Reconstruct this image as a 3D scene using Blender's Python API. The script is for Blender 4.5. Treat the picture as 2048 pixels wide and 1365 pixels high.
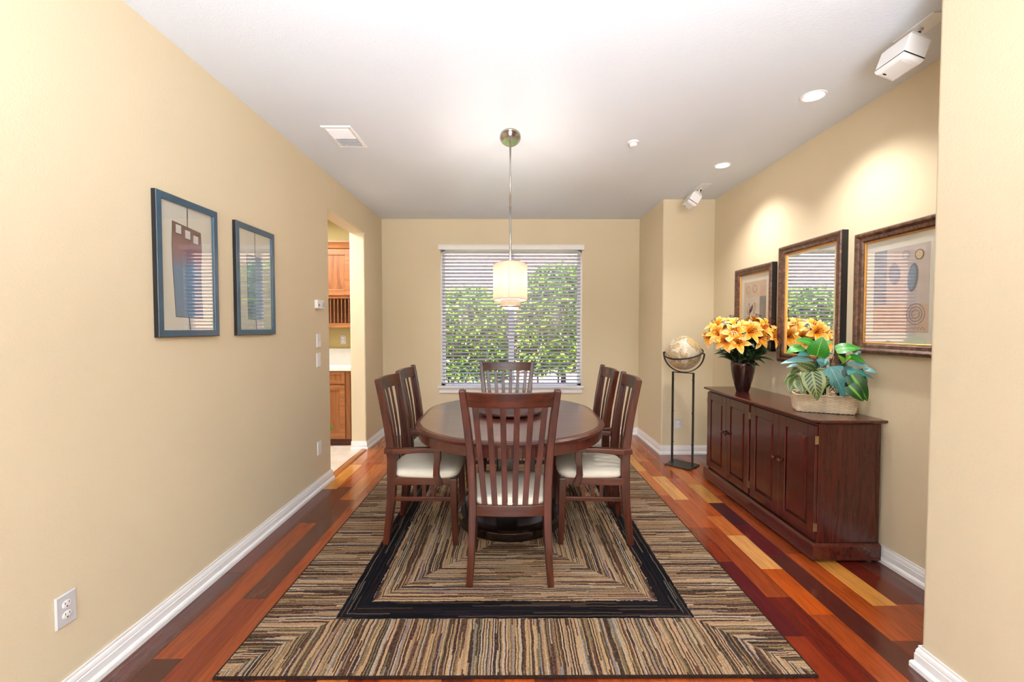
import bpy, bmesh, math, random
from mathutils import Vector, Matrix, Euler
random.seed(7)
PI = math.pi
C = bpy.context.scene.collection
S = bpy.context.scene
for o in list(bpy.data.objects): bpy.data.objects.remove(o)

# ------------------------------------------------------------------ camera, sky, sun, lights, exposure
cd = bpy.data.cameras.new('camera'); cam = bpy.data.objects.new('camera', cd); C.objects.link(cam)
cd.sensor_width = 36; cd.lens = 15.381; cd.clip_start = 0.05; cd.clip_end = 100
cam.location = (0, 0, 1.36)
cam.rotation_euler = (math.radians(90 - 1.7674), 0, math.radians(-0.2619))
S.camera = cam
S.view_settings.view_transform = 'Standard'; S.view_settings.look = 'None'
S.view_settings.gamma = 1; S.view_settings.use_curve_mapping = False
S.view_settings.exposure = 1.3

W = bpy.data.worlds.new('World'); S.world = W; W.use_nodes = True
nt = W.node_tree; nt.nodes.clear()
wo = nt.nodes.new('ShaderNodeOutputWorld'); bg = nt.nodes.new('ShaderNodeBackground')
sky = nt.nodes.new('ShaderNodeTexSky'); sky.sky_type = 'NISHITA'; sky.sun_disc = False
sky.sun_elevation = math.radians(50); sky.sun_rotation = math.radians(160); sky.air_density = 1.0
nt.links.new(sky.outputs[0], bg.inputs[0]); nt.links.new(bg.outputs[0], wo.inputs[0])
bg.inputs[1].default_value = .85

def sun(energy, rx, rz):
    l = bpy.data.lights.new('sun', 'SUN'); l.energy = energy; l.angle = 0.01; l.color = (1, .95, .86)
    o = bpy.data.objects.new('sun', l); C.objects.link(o); o.rotation_euler = (math.radians(rx), 0, math.radians(rz)); o.location = (0, -5, 9)
sun(11, 25, -25)
def area(name, loc, rot, sx, sy, power, col=(1, 1, 1), spread=180):
    l = bpy.data.lights.new(name, 'AREA'); l.shape = 'RECTANGLE'; l.size = sx; l.size_y = sy; l.energy = power; l.color = col
    l.spread = math.radians(spread)
    o = bpy.data.objects.new(name, l); C.objects.link(o); o.location = loc
    o.rotation_euler = [math.radians(a) for a in rot]; return o
# added fill light, unseen behind the camera, turned up for even room light
area('rear_room_fill', (0, -4.6, 1.3), (180, 0, 0), 2.4, 2.4, 300, (.9, .95, 1.0))
# second added fill, out of view, aimed up and forward to brighten the ceiling
area('ceiling_fill', (0, -1.35, .95), (150, 0, 0), 1.6, 1.2, 60, (.9, .95, 1.0), 108)
area('kitchen_ceiling_panel', (-2.5, 4.2, 2.66), (0, 0, 0), .7, 1.2, 26, (1, .97, .93))

# ------------------------------------------------------------------ material helpers
def lin(c):
    return tuple(((v / 255) / 12.92 if v / 255 <= .04045 else ((v / 255 + .055) / 1.055) ** 2.4) for v in c) + (1,)
class N:
    def __init__(s, name):
        s.m = bpy.data.materials.new(name); s.m.use_nodes = True; s.t = s.m.node_tree; s.t.nodes.clear()
        s.out = s.n('OutputMaterial'); s.b = s.n('BsdfPrincipled'); s.l(s.b.outputs[0], s.out.inputs[0])
    def n(s, t, **k):
        x = s.t.nodes.new('ShaderNode' + t)
        for a, v in k.items(): setattr(x, a, v)
        return x
    def l(s, a, b): s.t.links.new(a, b)
    def put(s, sock, v):
        if isinstance(v, bpy.types.NodeSocket): s.l(v, sock)
        else: sock.default_value = v
    def math(s, op, a, b=0, c=None):
        x = s.n('Math', operation=op); s.put(x.inputs[0], a); s.put(x.inputs[1], b)
        if c is not None: s.put(x.inputs[2], c)
        return x.outputs[0]
    def pos(s, kind='Object', scale=(1, 1, 1), rot=(0, 0, 0)):
        tc = s.n('TexCoord'); mp = s.n('Mapping'); s.l(tc.outputs[kind], mp.inputs[0])
        mp.inputs['Scale'].default_value = scale; mp.inputs['Rotation'].default_value = rot
        return mp.outputs[0]
    def noise(s, vec, scale, detail=3, rough=.5, dist=0):
        x = s.n('TexNoise'); s.l(vec, x.inputs['Vector']); x.inputs['Scale'].default_value = scale
        x.inputs['Detail'].default_value = detail; x.inputs['Roughness'].default_value = rough
        x.inputs['Distortion'].default_value = dist; return x.outputs[0]
    def ramp(s, fac, stops, interp='LINEAR'):
        x = s.n('ValToRGB'); s.put(x.inputs[0], fac); r = x.color_ramp; r.interpolation = interp
        while len(r.elements) > 1: r.elements.remove(r.elements[-1])
        r.elements[0].position = stops[0][0]; r.elements[0].color = stops[0][1]
        for p, c in stops[1:]:
            e = r.elements.new(p); e.color = c
        return x.outputs[0]
    def mix(s, f, a, b, mode='MIX'):
        x = s.n('Mix', data_type='RGBA', blend_type=mode); s.put(x.inputs[0], f); s.put(x.inputs[6], a); s.put(x.inputs[7], b)
        return x.outputs[2]
    def bump(s, h, strength=.3, dist=.01):
        x = s.n('Bump'); s.l(h, x.inputs['Height']); x.inputs['Strength'].default_value = strength
        x.inputs['Distance'].default_value = dist; s.l(x.outputs[0], s.b.inputs['Normal'])
    def set(s, **k):
        for a, v in k.items(): s.put(s.b.inputs[a.replace('_', ' ')], v)
        return s
def plain(name, col, rough=.5, metal=0, bump=None, coat=0, spec=.5, vary=.06, emit=None, es=0):
    m = N(name); p = m.pos()
    c = lin(col); n = m.noise(p, 14, 3)
    lo = tuple(v * (1 - vary) for v in c[:3]) + (1,); hi = tuple(min(1, v * (1 + vary)) for v in c[:3]) + (1,)
    m.set(Base_Color=m.ramp(n, [(.3, lo), (.7, hi)]), Roughness=rough, Metallic=metal, Coat_Weight=coat, Specular_IOR_Level=spec)
    m.b.inputs['Coat Roughness'].default_value = .12
    if bump: m.bump(m.noise(p, bump[0], 3), bump[1], bump[2])
    if emit: m.set(Emission_Color=lin(emit), Emission_Strength=es)
    return m.m
def wood(name, dark, light, axis=2, rough=.34, coat=.16, scale=1., spread=(.3, .72)):
    m = N(name); sc = [26 * scale] * 3; sc[axis] = 1.6 * scale
    p = m.pos(scale=tuple(sc)); n = m.noise(p, 1.6, 5, .6, .6)
    p2 = m.pos(scale=tuple(v * 5 for v in sc)); n2 = m.noise(p2, 1.5, 2)
    c = m.ramp(n, [(spread[0], lin(dark)), (spread[1], lin(light))])
    c = m.mix(.25, c, m.ramp(n2, [(.3, (.45, .45, .45, 1)), (.6, (1, 1, 1, 1))]), 'MULTIPLY')
    m.set(Base_Color=c, Roughness=rough, Coat_Weight=coat); m.b.inputs['Coat Roughness'].default_value = .1
    m.bump(n2, .06, .002); return m.m

def wallmat(name, col, bumps=.2):
    m = N(name); p = m.pos()
    n = m.noise(p, 110, 2, .5); n2 = m.noise(p, 1.3, 2)
    c = lin(col); m.set(Base_Color=m.ramp(n2, [(.3, tuple(v * .97 for v in c[:3]) + (1,)), (.7, c)]), Roughness=.72, Specular_IOR_Level=.25)
    m.bump(n, bumps, .004); return m.m
M = {}
M['wall'] = wallmat('wall_paint_cream', (224, 210, 181))
M['ceil'] = wallmat('ceiling_paint_white', (226, 234, 244), .2)
M['trim'] = plain('trim_paint_white', (240, 240, 242), .35, vary=.01)
M['plastic'] = plain('white_plastic', (238, 238, 240), .35, vary=.01)
M['plastic_grey'] = plain('light_grey_plastic', (205, 206, 212), .4, vary=.02)
M['dark'] = plain('dark_slot', (25, 25, 26), .6)
M['black'] = plain('black_painted_metal', (30, 31, 32), .42, 0, (90, .15, .002))
M['steel'] = plain('brushed_nickel', (190, 188, 184), .26, 1, vary=.1)
M['brass'] = plain('hinge_brass', (200, 180, 140), .3, 1)
M['cherry'] = wood('dark_cherry_wood', (34, 12, 7), (94, 38, 20), 2)
M['cherryx'] = wood('dark_cherry_wood_rail', (34, 12, 7), (94, 38, 20), 0)
M['cherryy'] = wood('dark_cherry_wood_arm', (36, 12, 7), (104, 44, 22), 1)
M['table'] = wood('table_top_wood', (92, 48, 38), (118, 66, 54), 0, .28, 1., .6)
_b = M['table'].node_tree.nodes['Principled BSDF']; _b.inputs['Coat IOR'].default_value = 1.9; _b.inputs['Coat Roughness'].default_value = .16
M['tablerim'] = wood('table_rim_wood', (70, 32, 24), (98, 50, 40), 0, .3, .4, .6)
M['base'] = plain('dark_lacquered_base', (24, 13, 10), .2, coat=.5)
M['cab'] = wood('sideboard_cherry_wood', (50, 14, 10), (92, 30, 21), 2, .26, .4)
M['caby'] = wood('sideboard_top_cherry', (60, 20, 15), (98, 38, 28), 1, .26, .5)
M['kitchen'] = wood('oak_kitchen_wood', (128, 74, 38), (176, 112, 64), 2, .45, .1)
M['kitchenx'] = wood('oak_kitchen_rail', (134, 80, 42), (186, 122, 70), 0, .45, .1)
M['kitchendark'] = wood('oak_recess_wood', (84, 48, 26), (112, 66, 36), 2, .55, 0)
M['kick'] = wood('toe_kick_wood', (66, 30, 18), (90, 46, 26), 0, .6, 0)
M['quartz'] = plain('white_quartz', (236, 236, 234), .2, vary=.02)
M['green_wall'] = wallmat('wall_paint_kitchen', (196, 180, 128))
M['vase'] = plain('bronze_glaze', (58, 34, 32), .24, .55, vary=.25, coat=.4)
M['cushion'] = plain('ivory_upholstery', (219, 211, 195), .85, bump=(420, .25, .002), spec=.2, vary=.04)

def tilemat():
    m = N('kitchen_travertine_tile'); p = m.pos(); n = m.noise(p, 3.5, 4, .6, 1)
    c = m.ramp(n, [(.3, lin((214, 200, 184))), (.7, lin((238, 230, 220)))])
    b = m.n('TexBrick'); m.l(p, b.inputs['Vector']); b.offset = 0; b.inputs['Scale'].default_value = 1
    b.inputs['Brick Width'].default_value = .42; b.inputs['Row Height'].default_value = .42; b.inputs['Mortar Size'].default_value = .004
    m.set(Base_Color=m.mix(b.outputs['Fac'], c, lin((200, 188, 172))), Roughness=.35); return m.m
M['tile'] = tilemat()
def plankmat():
    m = N('brazilian_cherry_planks'); a = m.n('Attribute', attribute_name='plank'); u = m.n('UVMap')
    mp = m.n('Mapping'); m.l(u.outputs[0], mp.inputs[0]); mp.inputs['Scale'].default_value = (20, 1.5, 1)
    n = m.noise(mp.outputs[0], 1.5, 5, .6, 1.2)
    mp2 = m.n('Mapping'); m.l(u.outputs[0], mp2.inputs[0]); mp2.inputs['Scale'].default_value = (160, 6, 1)
    n2 = m.noise(mp2.outputs[0], 1.5, 2)
    c = m.mix(.85, a.outputs[0], m.ramp(n, [(.28, (.5, .42, .4, 1)), (.5, (.95, .93, .92, 1)), (.75, (1.25, 1.15, 1.05, 1))]), 'MULTIPLY')
    c = m.mix(.35, c, m.ramp(n2, [(.35, (.55, .5, .5, 1)), (.6, (1, 1, 1, 1))]), 'MULTIPLY')
    m.set(Base_Color=c, Roughness=.2, Coat_Weight=.35); m.b.inputs['Coat Roughness'].default_value = .12
    m.bump(n2, .05, .001); return m.m
M['plank'] = plankmat()

HW, HL = 1.172, 1.545
def rugmat():
    m = N('striped_wool_rug'); tc = m.n('TexCoord'); sp = m.n('SeparateXYZ'); m.l(tc.outputs['Object'], sp.inputs[0])
    x, y = sp.outputs[0], sp.outputs[1]
    dx = m.math('SUBTRACT', HW, m.math('ABSOLUTE', x)); dy = m.math('SUBTRACT', HL, m.math('ABSOLUTE', y))
    d = m.math('MINIMUM', dx, dy); side = m.math('LESS_THAN', dx, dy)
    border = m.math('LESS_THAN', d, .338)
    run = m.math('ADD', m.math('MULTIPLY', side, y), m.math('MULTIPLY', m.math('SUBTRACT', 1, side), x))
    # stripe coordinate: along the edge in the border, across it in the field
    st = m.math('ADD', m.math('MULTIPLY', border, run), m.math('MULTIPLY', m.math('SUBTRACT', 1, border), d))
    al = m.math('ADD', m.math('MULTIPLY', border, d), m.math('MULTIPLY', m.math('SUBTRACT', 1, border), run))
    p = tc.outputs['Object']
    wob = m.noise(p, 9, 2, .5); wob2 = m.noise(p, 45, 2, .5)
    st = m.math('ADD', st, m.math('MULTIPLY', m.math('SUBTRACT', wob, .5), .014))
    st = m.math('ADD', st, m.math('MULTIPLY', m.math('SUBTRACT', wob2, .5), .006))
    st = m.math('ADD', m.math('DIVIDE', st, .0058), m.math('MULTIPLY', side, 400.3))
    idx = m.math('FLOOR', st)
    w1 = m.n('TexWhiteNoise', noise_dimensions='1D'); m.l(idx, w1.inputs['W'])
    seg = m.math('FLOOR', m.math('ADD', m.math('DIVIDE', al, .42), m.math('MULTIPLY', w1.outputs[0], 9)))
    cv = m.n('CombineXYZ'); m.l(idx, cv.inputs[0]); m.l(seg, cv.inputs[1])
    w2 = m.n('TexWhiteNoise', noise_dimensions='2D'); m.l(cv.outputs[0], w2.inputs['Vector'])
    v = w2.outputs[0]
    k = lambda r, g, b: lin((r * .93, g * .92, b * .93))
    lightr = m.ramp(v, [(0, k(208, 172, 128)), (.16, k(88, 62, 46)), (.3, k(182, 150, 116)), (.42, k(212, 178, 142)), (.5, k(60, 40, 34)),
                        (.6, k(128, 116, 82)), (.68, k(196, 184, 166)), (.76, k(50, 42, 38)), (.84, k(106, 66, 56)), (.9, k(166, 136, 96)), (.96, k(150, 142, 142))], 'CONSTANT')
    darkr = m.ramp(v, [(0, k(22, 20, 24)), (.28, k(56, 36, 40)), (.42, k(28, 32, 42)), (.62, k(92, 78, 60)), (.72, k(18, 17, 20)), (.86, k(124, 112, 100)), (.92, k(48, 34, 34))], 'CONSTANT')
    inband = m.math('MULTIPLY', m.math('GREATER_THAN', m.math('ADD', d, m.math('MULTIPLY', m.math('SUBTRACT', wob2, .5), .012)), .338), m.math('LESS_THAN', m.math('ADD', d, m.math('MULTIPLY', m.math('SUBTRACT', wob2, .5), .03)), .468))
    c = m.mix(inband, lightr, darkr)
    fr = m.math('FRACT', st)
    edge = m.math('SUBTRACT', 1, m.math('MULTIPLY', m.math('ABSOLUTE', m.math('SUBTRACT', fr, .5)), 2))
    groove = m.ramp(edge, [(0, (.38, .34, .32, 1)), (.35, (1, 1, 1, 1))])
    c = m.mix(.8, c, groove, 'MULTIPLY')
    fine = m.noise(p, 260, 2); mid_ = m.noise(p, 110, 2); c = m.mix(m.math('MULTIPLY', m.math('SUBTRACT', 1, inband), .16), c, m.ramp(mid_, [(.35, k(58, 46, 40)), (.5, k(130, 104, 84)), (.65, k(190, 164, 140))]))
    c = m.mix(.8, c, m.ramp(fine, [(.32, (.45, .45, .45, 1)), (.66, (1.3, 1.3, 1.3, 1))]), 'MULTIPLY'); c = m.mix(m.math('MULTIPLY', inband, .15), c, k(20, 20, 24))
    hem = m.math('LESS_THAN', d, .008); c = m.mix(hem, c, k(48, 34, 28))
    m.set(Base_Color=c, Roughness=.95, Specular_IOR_Level=.1)
    h = m.math('ADD', m.math('MULTIPLY', fine, .5), edge); m.bump(h, .5, .004); return m.m
M['rug'] = rugmat()

def glassmat(name, boost=1.0, base=.02, rough=.0):
    m = N(name); m.t.nodes.remove(m.b)
    tr = m.n('BsdfTransparent'); gl = m.n('BsdfGlossy'); gl.inputs['Roughness'].default_value = rough
    fr = m.n('Fresnel'); fr.inputs[0].default_value = 1.5
    ge = m.n('NewGeometry'); f = m.math('ADD', m.math('MULTIPLY', fr.outputs[0], boost), base)
    f = m.math('MULTIPLY', f, m.math('SUBTRACT', 1, ge.outputs['Backfacing']))
    mx = m.n('MixShader'); m.l(f, mx.inputs[0]); m.l(tr.outputs[0], mx.inputs[1]); m.l(gl.outputs[0], mx.inputs[2])
    m.l(mx.outputs[0], m.out.inputs[0]); return m.m
M['window_glass'] = glassmat('window_glass')
M['picture_glass'] = glassmat('picture_glass', 2.4, .1)
def mirrormat():
    m = N('mirror_silver'); m.set(Base_Color=(.93, .95, .94, 1), Metallic=1, Roughness=.01); return m.m
M['mirror'] = mirrormat()
def shademat():
    m = N('organza_shade'); m.t.nodes.remove(m.b)
    df = m.n('BsdfDiffuse'); df.inputs[0].default_value = lin((235, 205, 180)); tl = m.n('BsdfTranslucent'); tl.inputs[0].default_value = lin((205, 172, 160))
    em = m.n('Emission'); em.inputs[0].default_value = lin((255, 205, 185)); em.inputs[1].default_value = .18
    mx = m.n('MixShader'); mx.inputs[0].default_value = .6; m.l(df.outputs[0], mx.inputs[1]); m.l(tl.outputs[0], mx.inputs[2])
    ad = m.n('AddShader'); m.l(mx.outputs[0], ad.inputs[0]); m.l(em.outputs[0], ad.inputs[1]); m.l(ad.outputs[0], m.out.inputs[0]); return m.m
M['shade'] = shademat()
M['shade_brown'] = plain('pleated_inner_shade', (176, 150, 134), .7, emit=(170, 130, 110), es=.25)
M['glow'] = plain('lit_diffuser', (255, 250, 240), .4, emit=(255, 246, 232), es=1.6)
M['lamp'] = plain('lit_lamp_lens', (255, 255, 255), .4, emit=(255, 255, 252), es=4)

def leafmat(name, base, vein, kind='vein', rough=.4, trans=.0):
    m = N(name); u = m.n('UVMap'); sp = m.n('SeparateXYZ'); m.l(u.outputs[0], sp.inputs[0])
    a = m.math('ABSOLUTE', m.math('SUBTRACT', sp.outputs[1], .5)); t = sp.outputs[0]
    diag = m.math('SUBTRACT', m.math('MULTIPLY', t, 7 if kind != 'stripe' else 8), m.math('MULTIPLY', a, 5))
    w = m.math('ABSOLUTE', m.math('SUBTRACT', m.math('FRACT', diag), .5))
    mid = m.math('LESS_THAN', a, .02 if kind != 'centre' else .09)
    n = m.noise(m.pos(), 30, 3)
    b = m.ramp(n, [(.3, tuple(v * .75 for v in lin(base)[:3]) + (1,)), (.7, lin(base))])
    if kind == 'stripe':
        inner = m.math('LESS_THAN', m.math('ADD', a, m.math('MULTIPLY', n, .1)), .40)
        f = m.math('MULTIPLY', m.math('LESS_THAN', w, .33), m.math('GREATER_THAN', a, .05))
        c = m.mix(m.math('MULTIPLY', f, inner), lin(vein), b)
    else:
        vn = m.math('LESS_THAN', w, .045)
        c = m.mix(m.math('MULTIPLY', vn, .5), b, lin(vein)); c = m.mix(mid, c, lin(vein))
        if kind == 'centre':
            c = m.mix(m.ramp(a, [(.0, (1, 1, 1, 1)), (.22, (0, 0, 0, 1))]), b, c)
    m.set(Base_Color=c, Roughness=rough, Coat_Weight=.1, Transmission_Weight=0)
    m.b.inputs['Subsurface Weight'].default_value = 0
    return m.m
M['heart'] = leafmat('bright_green_heart_leaf', (46, 150, 40), (130, 200, 90))
M['lime'] = leafmat('young_lime_leaf', (120, 200, 40), (160, 220, 80))
M['teal'] = leafmat('blue_green_leaf', (50, 128, 126), (110, 170, 165))
M['teal_dark'] = leafmat('deep_teal_leaf', (28, 78, 70), (50, 105, 95))
M['teal_pale'] = leafmat('pale_blue_green_leaf', (120, 178, 182), (165, 205, 205))
M['stripe'] = leafmat('striped_prayer_leaf', (30, 58, 22), (128, 144, 84), 'stripe')
M['deep'] = leafmat('deep_green_arrow_leaf', (22, 84, 26), (120, 180, 60), 'centre')
M['lilyleaf'] = leafmat('dark_lily_leaf', (38, 66, 36), (70, 100, 60), rough=.5)
M['stem'] = plain('green_stem', (58, 84, 38), .6)
M['bud'] = plain('maroon_bud', (74, 20, 36), .45, vary=.2)
M['wicker'] = plain('pale_wicker', (226, 208, 184), .75, vary=.25, bump=(150, .3, .002))
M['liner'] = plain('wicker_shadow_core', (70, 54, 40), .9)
M['hedge'] = leafmat('hedge_leaf', (90, 138, 10), (150, 188, 36), rough=.35)
M['bark'] = plain('hedge_wood', (70, 56, 42), .9)
M['stucco'] = wallmat('neighbour_stucco', (190, 150, 128))
M['soil'] = plain('garden_ground', (150, 118, 92), .95, vary=.3, bump=(20, .5, .02))
M['slat'] = plain('blind_slat_white', (192, 196, 210), .4, vary=.01)
M['cord'] = plain('blind_cord', (210, 210, 205), .8)
def petalmat():
    m = N('orange_lily_petal'); u = m.n('UVMap'); sp = m.n('SeparateXYZ'); m.l(u.outputs[0], sp.inputs[0])
    a = m.math('ABSOLUTE', m.math('SUBTRACT', sp.outputs[1], .5)); t = sp.outputs[0]; n = m.noise(m.pos(), 40, 3)
    f = m.math('ADD', m.math('MULTIPLY', t, .55), m.math('MULTIPLY', n, .55)); f = m.math('ADD', f, m.math('MULTIPLY', a, .3))
    c = m.ramp(f, [(.22, lin((238, 112, 4))), (.52, lin((252, 156, 10))), (.72, lin((254, 192, 70))), (.93, lin((254, 230, 180)))])
    m.set(Base_Color=c, Roughness=.5); return m.m
M['petal'] = petalmat()
def framemat():
    m = N('distressed_bronze_frame'); p = m.pos(); n = m.noise(p, 40, 5, .65, .5)
    c = m.ramp(n, [(.28, lin((34, 22, 16))), (.48, lin((88, 58, 44))), (.62, lin((116, 82, 66))), (.78, lin((132, 118, 110)))])
    m.set(Base_Color=c, Roughness=.32, Coat_Weight=.3, Metallic=.2); m.bump(n, .2, .002); return m.m
M['bronze_frame'] = framemat()
M['gold'] = plain('gold_fillet', (212, 160, 88), .35, .6)
M['frame_side'] = plain('black_frame_edge', (24, 24, 28), .5)
M['blue_frame'] = plain('slate_blue_frame', (52, 84, 108), .3, coat=.5, vary=.1)
M['matboard'] = plain('cream_mat_board', (228, 226, 216), .9, vary=.01)
def globemat():
    m = N('antique_globe_map'); p = m.pos(); n = m.noise(p, 9, 6, .6, .4); n2 = m.noise(p, 45, 4)
    c = m.ramp(n, [(.47, lin((226, 214, 192))), (.5, lin((150, 128, 96))), (.515, lin((206, 182, 136))), (.65, lin((216, 194, 152)))])
    c = m.mix(.3, c, m.ramp(n2, [(.4, lin((200, 184, 156))), (.6, (1, 1, 1, 1))]), 'MULTIPLY')
    tc = m.n('TexCoord'); sp = m.n('SeparateXYZ'); m.l(tc.outputs['Object'], sp.inputs[0])
    ang = m.math('ARCTAN2', sp.outputs[1], sp.outputs[0]); r = m.math('FRACT', m.math('MULTIPLY', ang, 12 / (2 * PI)))
    li = m.math('LESS_THAN', r, .018); z = m.math('FRACT', m.math('MULTIPLY', sp.outputs[2], 20)); li2 = m.math('LESS_THAN', z, .035)
    c = m.mix(m.math('MULTIPLY', m.math('MAXIMUM', li, li2), .55), c, lin((140, 120, 98)))
    m.set(Base_Color=c, Roughness=.3, Coat_Weight=.5); return m.m
M['globe'] = globemat()
def gradmat(name, axis, stops, rough=.8, nz=.12):
    m = N(name); tc = m.n('TexCoord'); sp = m.n('SeparateXYZ'); m.l(tc.outputs['Object'], sp.inputs[0])
    v = m.math('ADD', sp.outputs[axis], m.math('MULTIPLY', m.math('SUBTRACT', m.noise(m.pos(), 12, 4), .5), nz))
    m.set(Base_Color=m.ramp(v, stops), Roughness=rough); return m.m

# ------------------------------------------------------------------ mesh helpers
def obj(name, bm, mat, parent=None, smooth=False, bevel=0, seg=2, subsurf=0, solid=0):
    me = bpy.data.meshes.new(name)
    bmesh.ops.recalc_face_normals(bm, faces=bm.faces)
    bm.to_mesh(me); bm.free()
    for mm in (mat if isinstance(mat, list) else [mat]): me.materials.append(mm)
    if smooth:
        for p in me.polygons: p.use_smooth = True
    o = bpy.data.objects.new(name, me); C.objects.link(o)
    if parent: o.parent = parent
    if solid:
        m = o.modifiers.new('s', 'SOLIDIFY'); m.thickness = solid; m.offset = 0
    if bevel:
        m = o.modifiers.new('b', 'BEVEL'); m.width = bevel; m.segments = seg; m.limit_method = 'ANGLE'; m.angle_limit = math.radians(35)
        m.harden_normals = False
    if subsurf:
        m = o.modifiers.new('ss', 'SUBSURF'); m.levels = subsurf; m.render_levels = subsurf
    if smooth and not subsurf:
        pass
    return o
def B(): return bmesh.new()
def box(bm, x0, x1, y0, y1, z0, z1, mi=0):
    v = [bm.verts.new(p) for p in ((x0, y0, z0), (x1, y0, z0), (x1, y1, z0), (x0, y1, z0), (x0, y0, z1), (x1, y0, z1), (x1, y1, z1), (x0, y1, z1))]
    for f in ((0, 3, 2, 1), (4, 5, 6, 7), (0, 1, 5, 4), (1, 2, 6, 5), (2, 3, 7, 6), (3, 0, 4, 7)):
        bm.faces.new([v[i] for i in f]).material_index = mi
    return bm
def bx(*a): return box(B(), *a)
def prism(pts, axis, a, b, bm=None):
    """polygon pts (2D) extruded along axis from a to b"""
    bm = bm or B()
    def P(p, t):
        return {0: (t, p[0], p[1]), 1: (p[0], t, p[1]), 2: (p[0], p[1], t)}[axis]
    v0 = [bm.verts.new(P(p, a)) for p in pts]; v1 = [bm.verts.new(P(p, b)) for p in pts]
    n = len(pts); bm.faces.new(v0[::-1]); bm.faces.new(v1)
    for i in range(n): bm.faces.new([v0[i], v0[(i + 1) % n], v1[(i + 1) % n], v1[i]])
    return bm
def loft(rings, closed=True, caps=True, bm=None):
    bm = bm or B(); R = [[bm.verts.new(p) for p in r] for r in rings]; n = len(R[0])
    for a, b in zip(R[:-1], R[1:]):
        for i in range(n if closed else n - 1):
            bm.faces.new([a[i], a[(i + 1) % n], b[(i + 1) % n], b[i]])
    if caps and closed:
        bm.faces.new(R[0][::-1]); bm.faces.new(R[-1])
    return bm
def lathe(prof, n=40, sx=1, sy=1, c=(0, 0, 0), caps=True, bm=None):
    return loft([[(c[0] + r * sx * math.cos(2 * PI * i / n), c[1] + r * sy * math.sin(2 * PI * i / n), c[2] + z) for i in range(n)] for r, z in prof], True, caps, bm)
def tube(pts, r, n=8, bm=None, closed=False):
    pts = [Vector(p) for p in pts]; rings = []; up = Vector((0, 0, 1)); L = len(pts)
    for i, p in enumerate(pts):
        if closed: t = pts[(i + 1) % L] - pts[i - 1]
        else: t = pts[min(i + 1, L - 1)] - pts[max(i - 1, 0)]
        t.normalize(); u = Vector((0, 0, 1)) if abs(t.z) < .9 else Vector((1, 0, 0))
        a = t.cross(u).normalized(); b = a.cross(t); rr = r[i] if isinstance(r, (list, tuple)) else r
        rings.append([p + a * (rr * math.cos(2 * PI * k / n)) + b * (rr * math.sin(2 * PI * k / n)) for k in range(n)])
    if closed: rings.append(rings[0]); return loft(rings, True, False, bm)
    return loft(rings, True, True, bm)
def sweep_rect(pts, wh, axis_w, bm=None):
    """rectangular bar through pts; axis_w = fixed width direction; wh = list of (w, d)"""
    pts = [Vector(p) for p in pts]; rings = []; aw = Vector(axis_w).normalized(); L = len(pts)
    for i, p in enumerate(pts):
        t = (pts[min(i + 1, L - 1)] - pts[max(i - 1, 0)]).normalized()
        a = (aw - t * aw.dot(t)).normalized(); b = t.cross(a)
        w, d = wh[i] if isinstance(wh, list) else wh
        rings.append([p + a * w / 2 + b * d / 2, p - a * w / 2 + b * d / 2, p - a * w / 2 - b * d / 2, p + a * w / 2 - b * d / 2])
    return loft(rings, True, True, bm)
def thing(name, label, cat, loc=(0, 0, 0), rotz=0, group=None, mat=None):
    o = bpy.data.objects.new(name, None); C.objects.link(o); o.empty_display_size = .1
    if mat is not None: o.matrix_world = mat
    else: o.location = loc; o.rotation_euler = (0, 0, rotz)
    o['label'] = label; o['category'] = cat
    if group: o['group'] = group
    return o
def tag(o, label, cat, group=None):
    o['label'] = label; o['category'] = cat
    if group: o['group'] = group
    return o
def struct(o, label=None):
    o['kind'] = 'structure'
    if label: o['label'] = label
    return o
def kids(o): return [c for c in bpy.data.objects if c.parent == o]
def dup(root, mat, label, group=None):
    r = root.copy(); C.objects.link(r); r.matrix_world = mat; r['label'] = label
    if group: r['group'] = group
    for ch in kids(root):
        if ch.parent is not root: continue
        c = ch.copy(); C.objects.link(c); c.parent = r
        for g in kids(ch):
            d = g.copy(); C.objects.link(d); d.parent = c
    return r
def onwall(side, p):
    """matrix whose local x runs right, y up, z out of the wall"""
    if side == 'L': R = Matrix(((0, 0, 1), (1, 0, 0), (0, 1, 0)))
    elif side == 'R': R = Matrix(((0, 0, -1), (-1, 0, 0), (0, 1, 0)))
    else: R = Matrix(((1, 0, 0), (0, 0, -1), (0, 1, 0)))
    return Matrix.Translation(p) @ R.to_4x4()
def moulding(w, h, prof, bm=None):
    """mitred rectangular frame: prof = [(inset, z)...]"""
    return loft([[(-w / 2 + d, -h / 2 + d, z), (w / 2 - d, -h / 2 + d, z), (w / 2 - d, h / 2 - d, z), (-w / 2 + d, h / 2 - d, z)] for d, z in prof], True, False, bm)

CE = 2.712
# ------------------------------------------------------------------ room shell
struct(obj('wall_left', prism([(-7.1, -.02), (3.885, -.02), (3.885, 2.40), (4.84, 2.40), (4.84, -.02), (5.56, -.02), (5.56, CE + .04), (-7.1, CE + .04)], 0, -1.765, -1.6), M['wall'], bevel=.012, seg=4))
WX0, WX1, WZ0, WZ1 = -.872, .906, .60, 2.36
bm = B()
box(bm, -3.4, WX0, 5.5, 5.64, -.02, CE + .04); box(bm, WX1, 2.6, 5.5, 5.64, -.02, CE + .04)
box(bm, WX0, WX1, 5.5, 5.64, -.02, WZ0); box(bm, WX0, WX1, 5.5, 5.64, WZ1, CE + .04)
struct(obj('wall_back', bm, M['wall']))
struct(obj('wall_right_far', prism([(1.62, 4.65), (2.4, 4.65), (2.4, 5.56), (1.62, 5.56)], 2, -.02, CE + .04), M['wall'], bevel=.014, seg=4))
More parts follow.
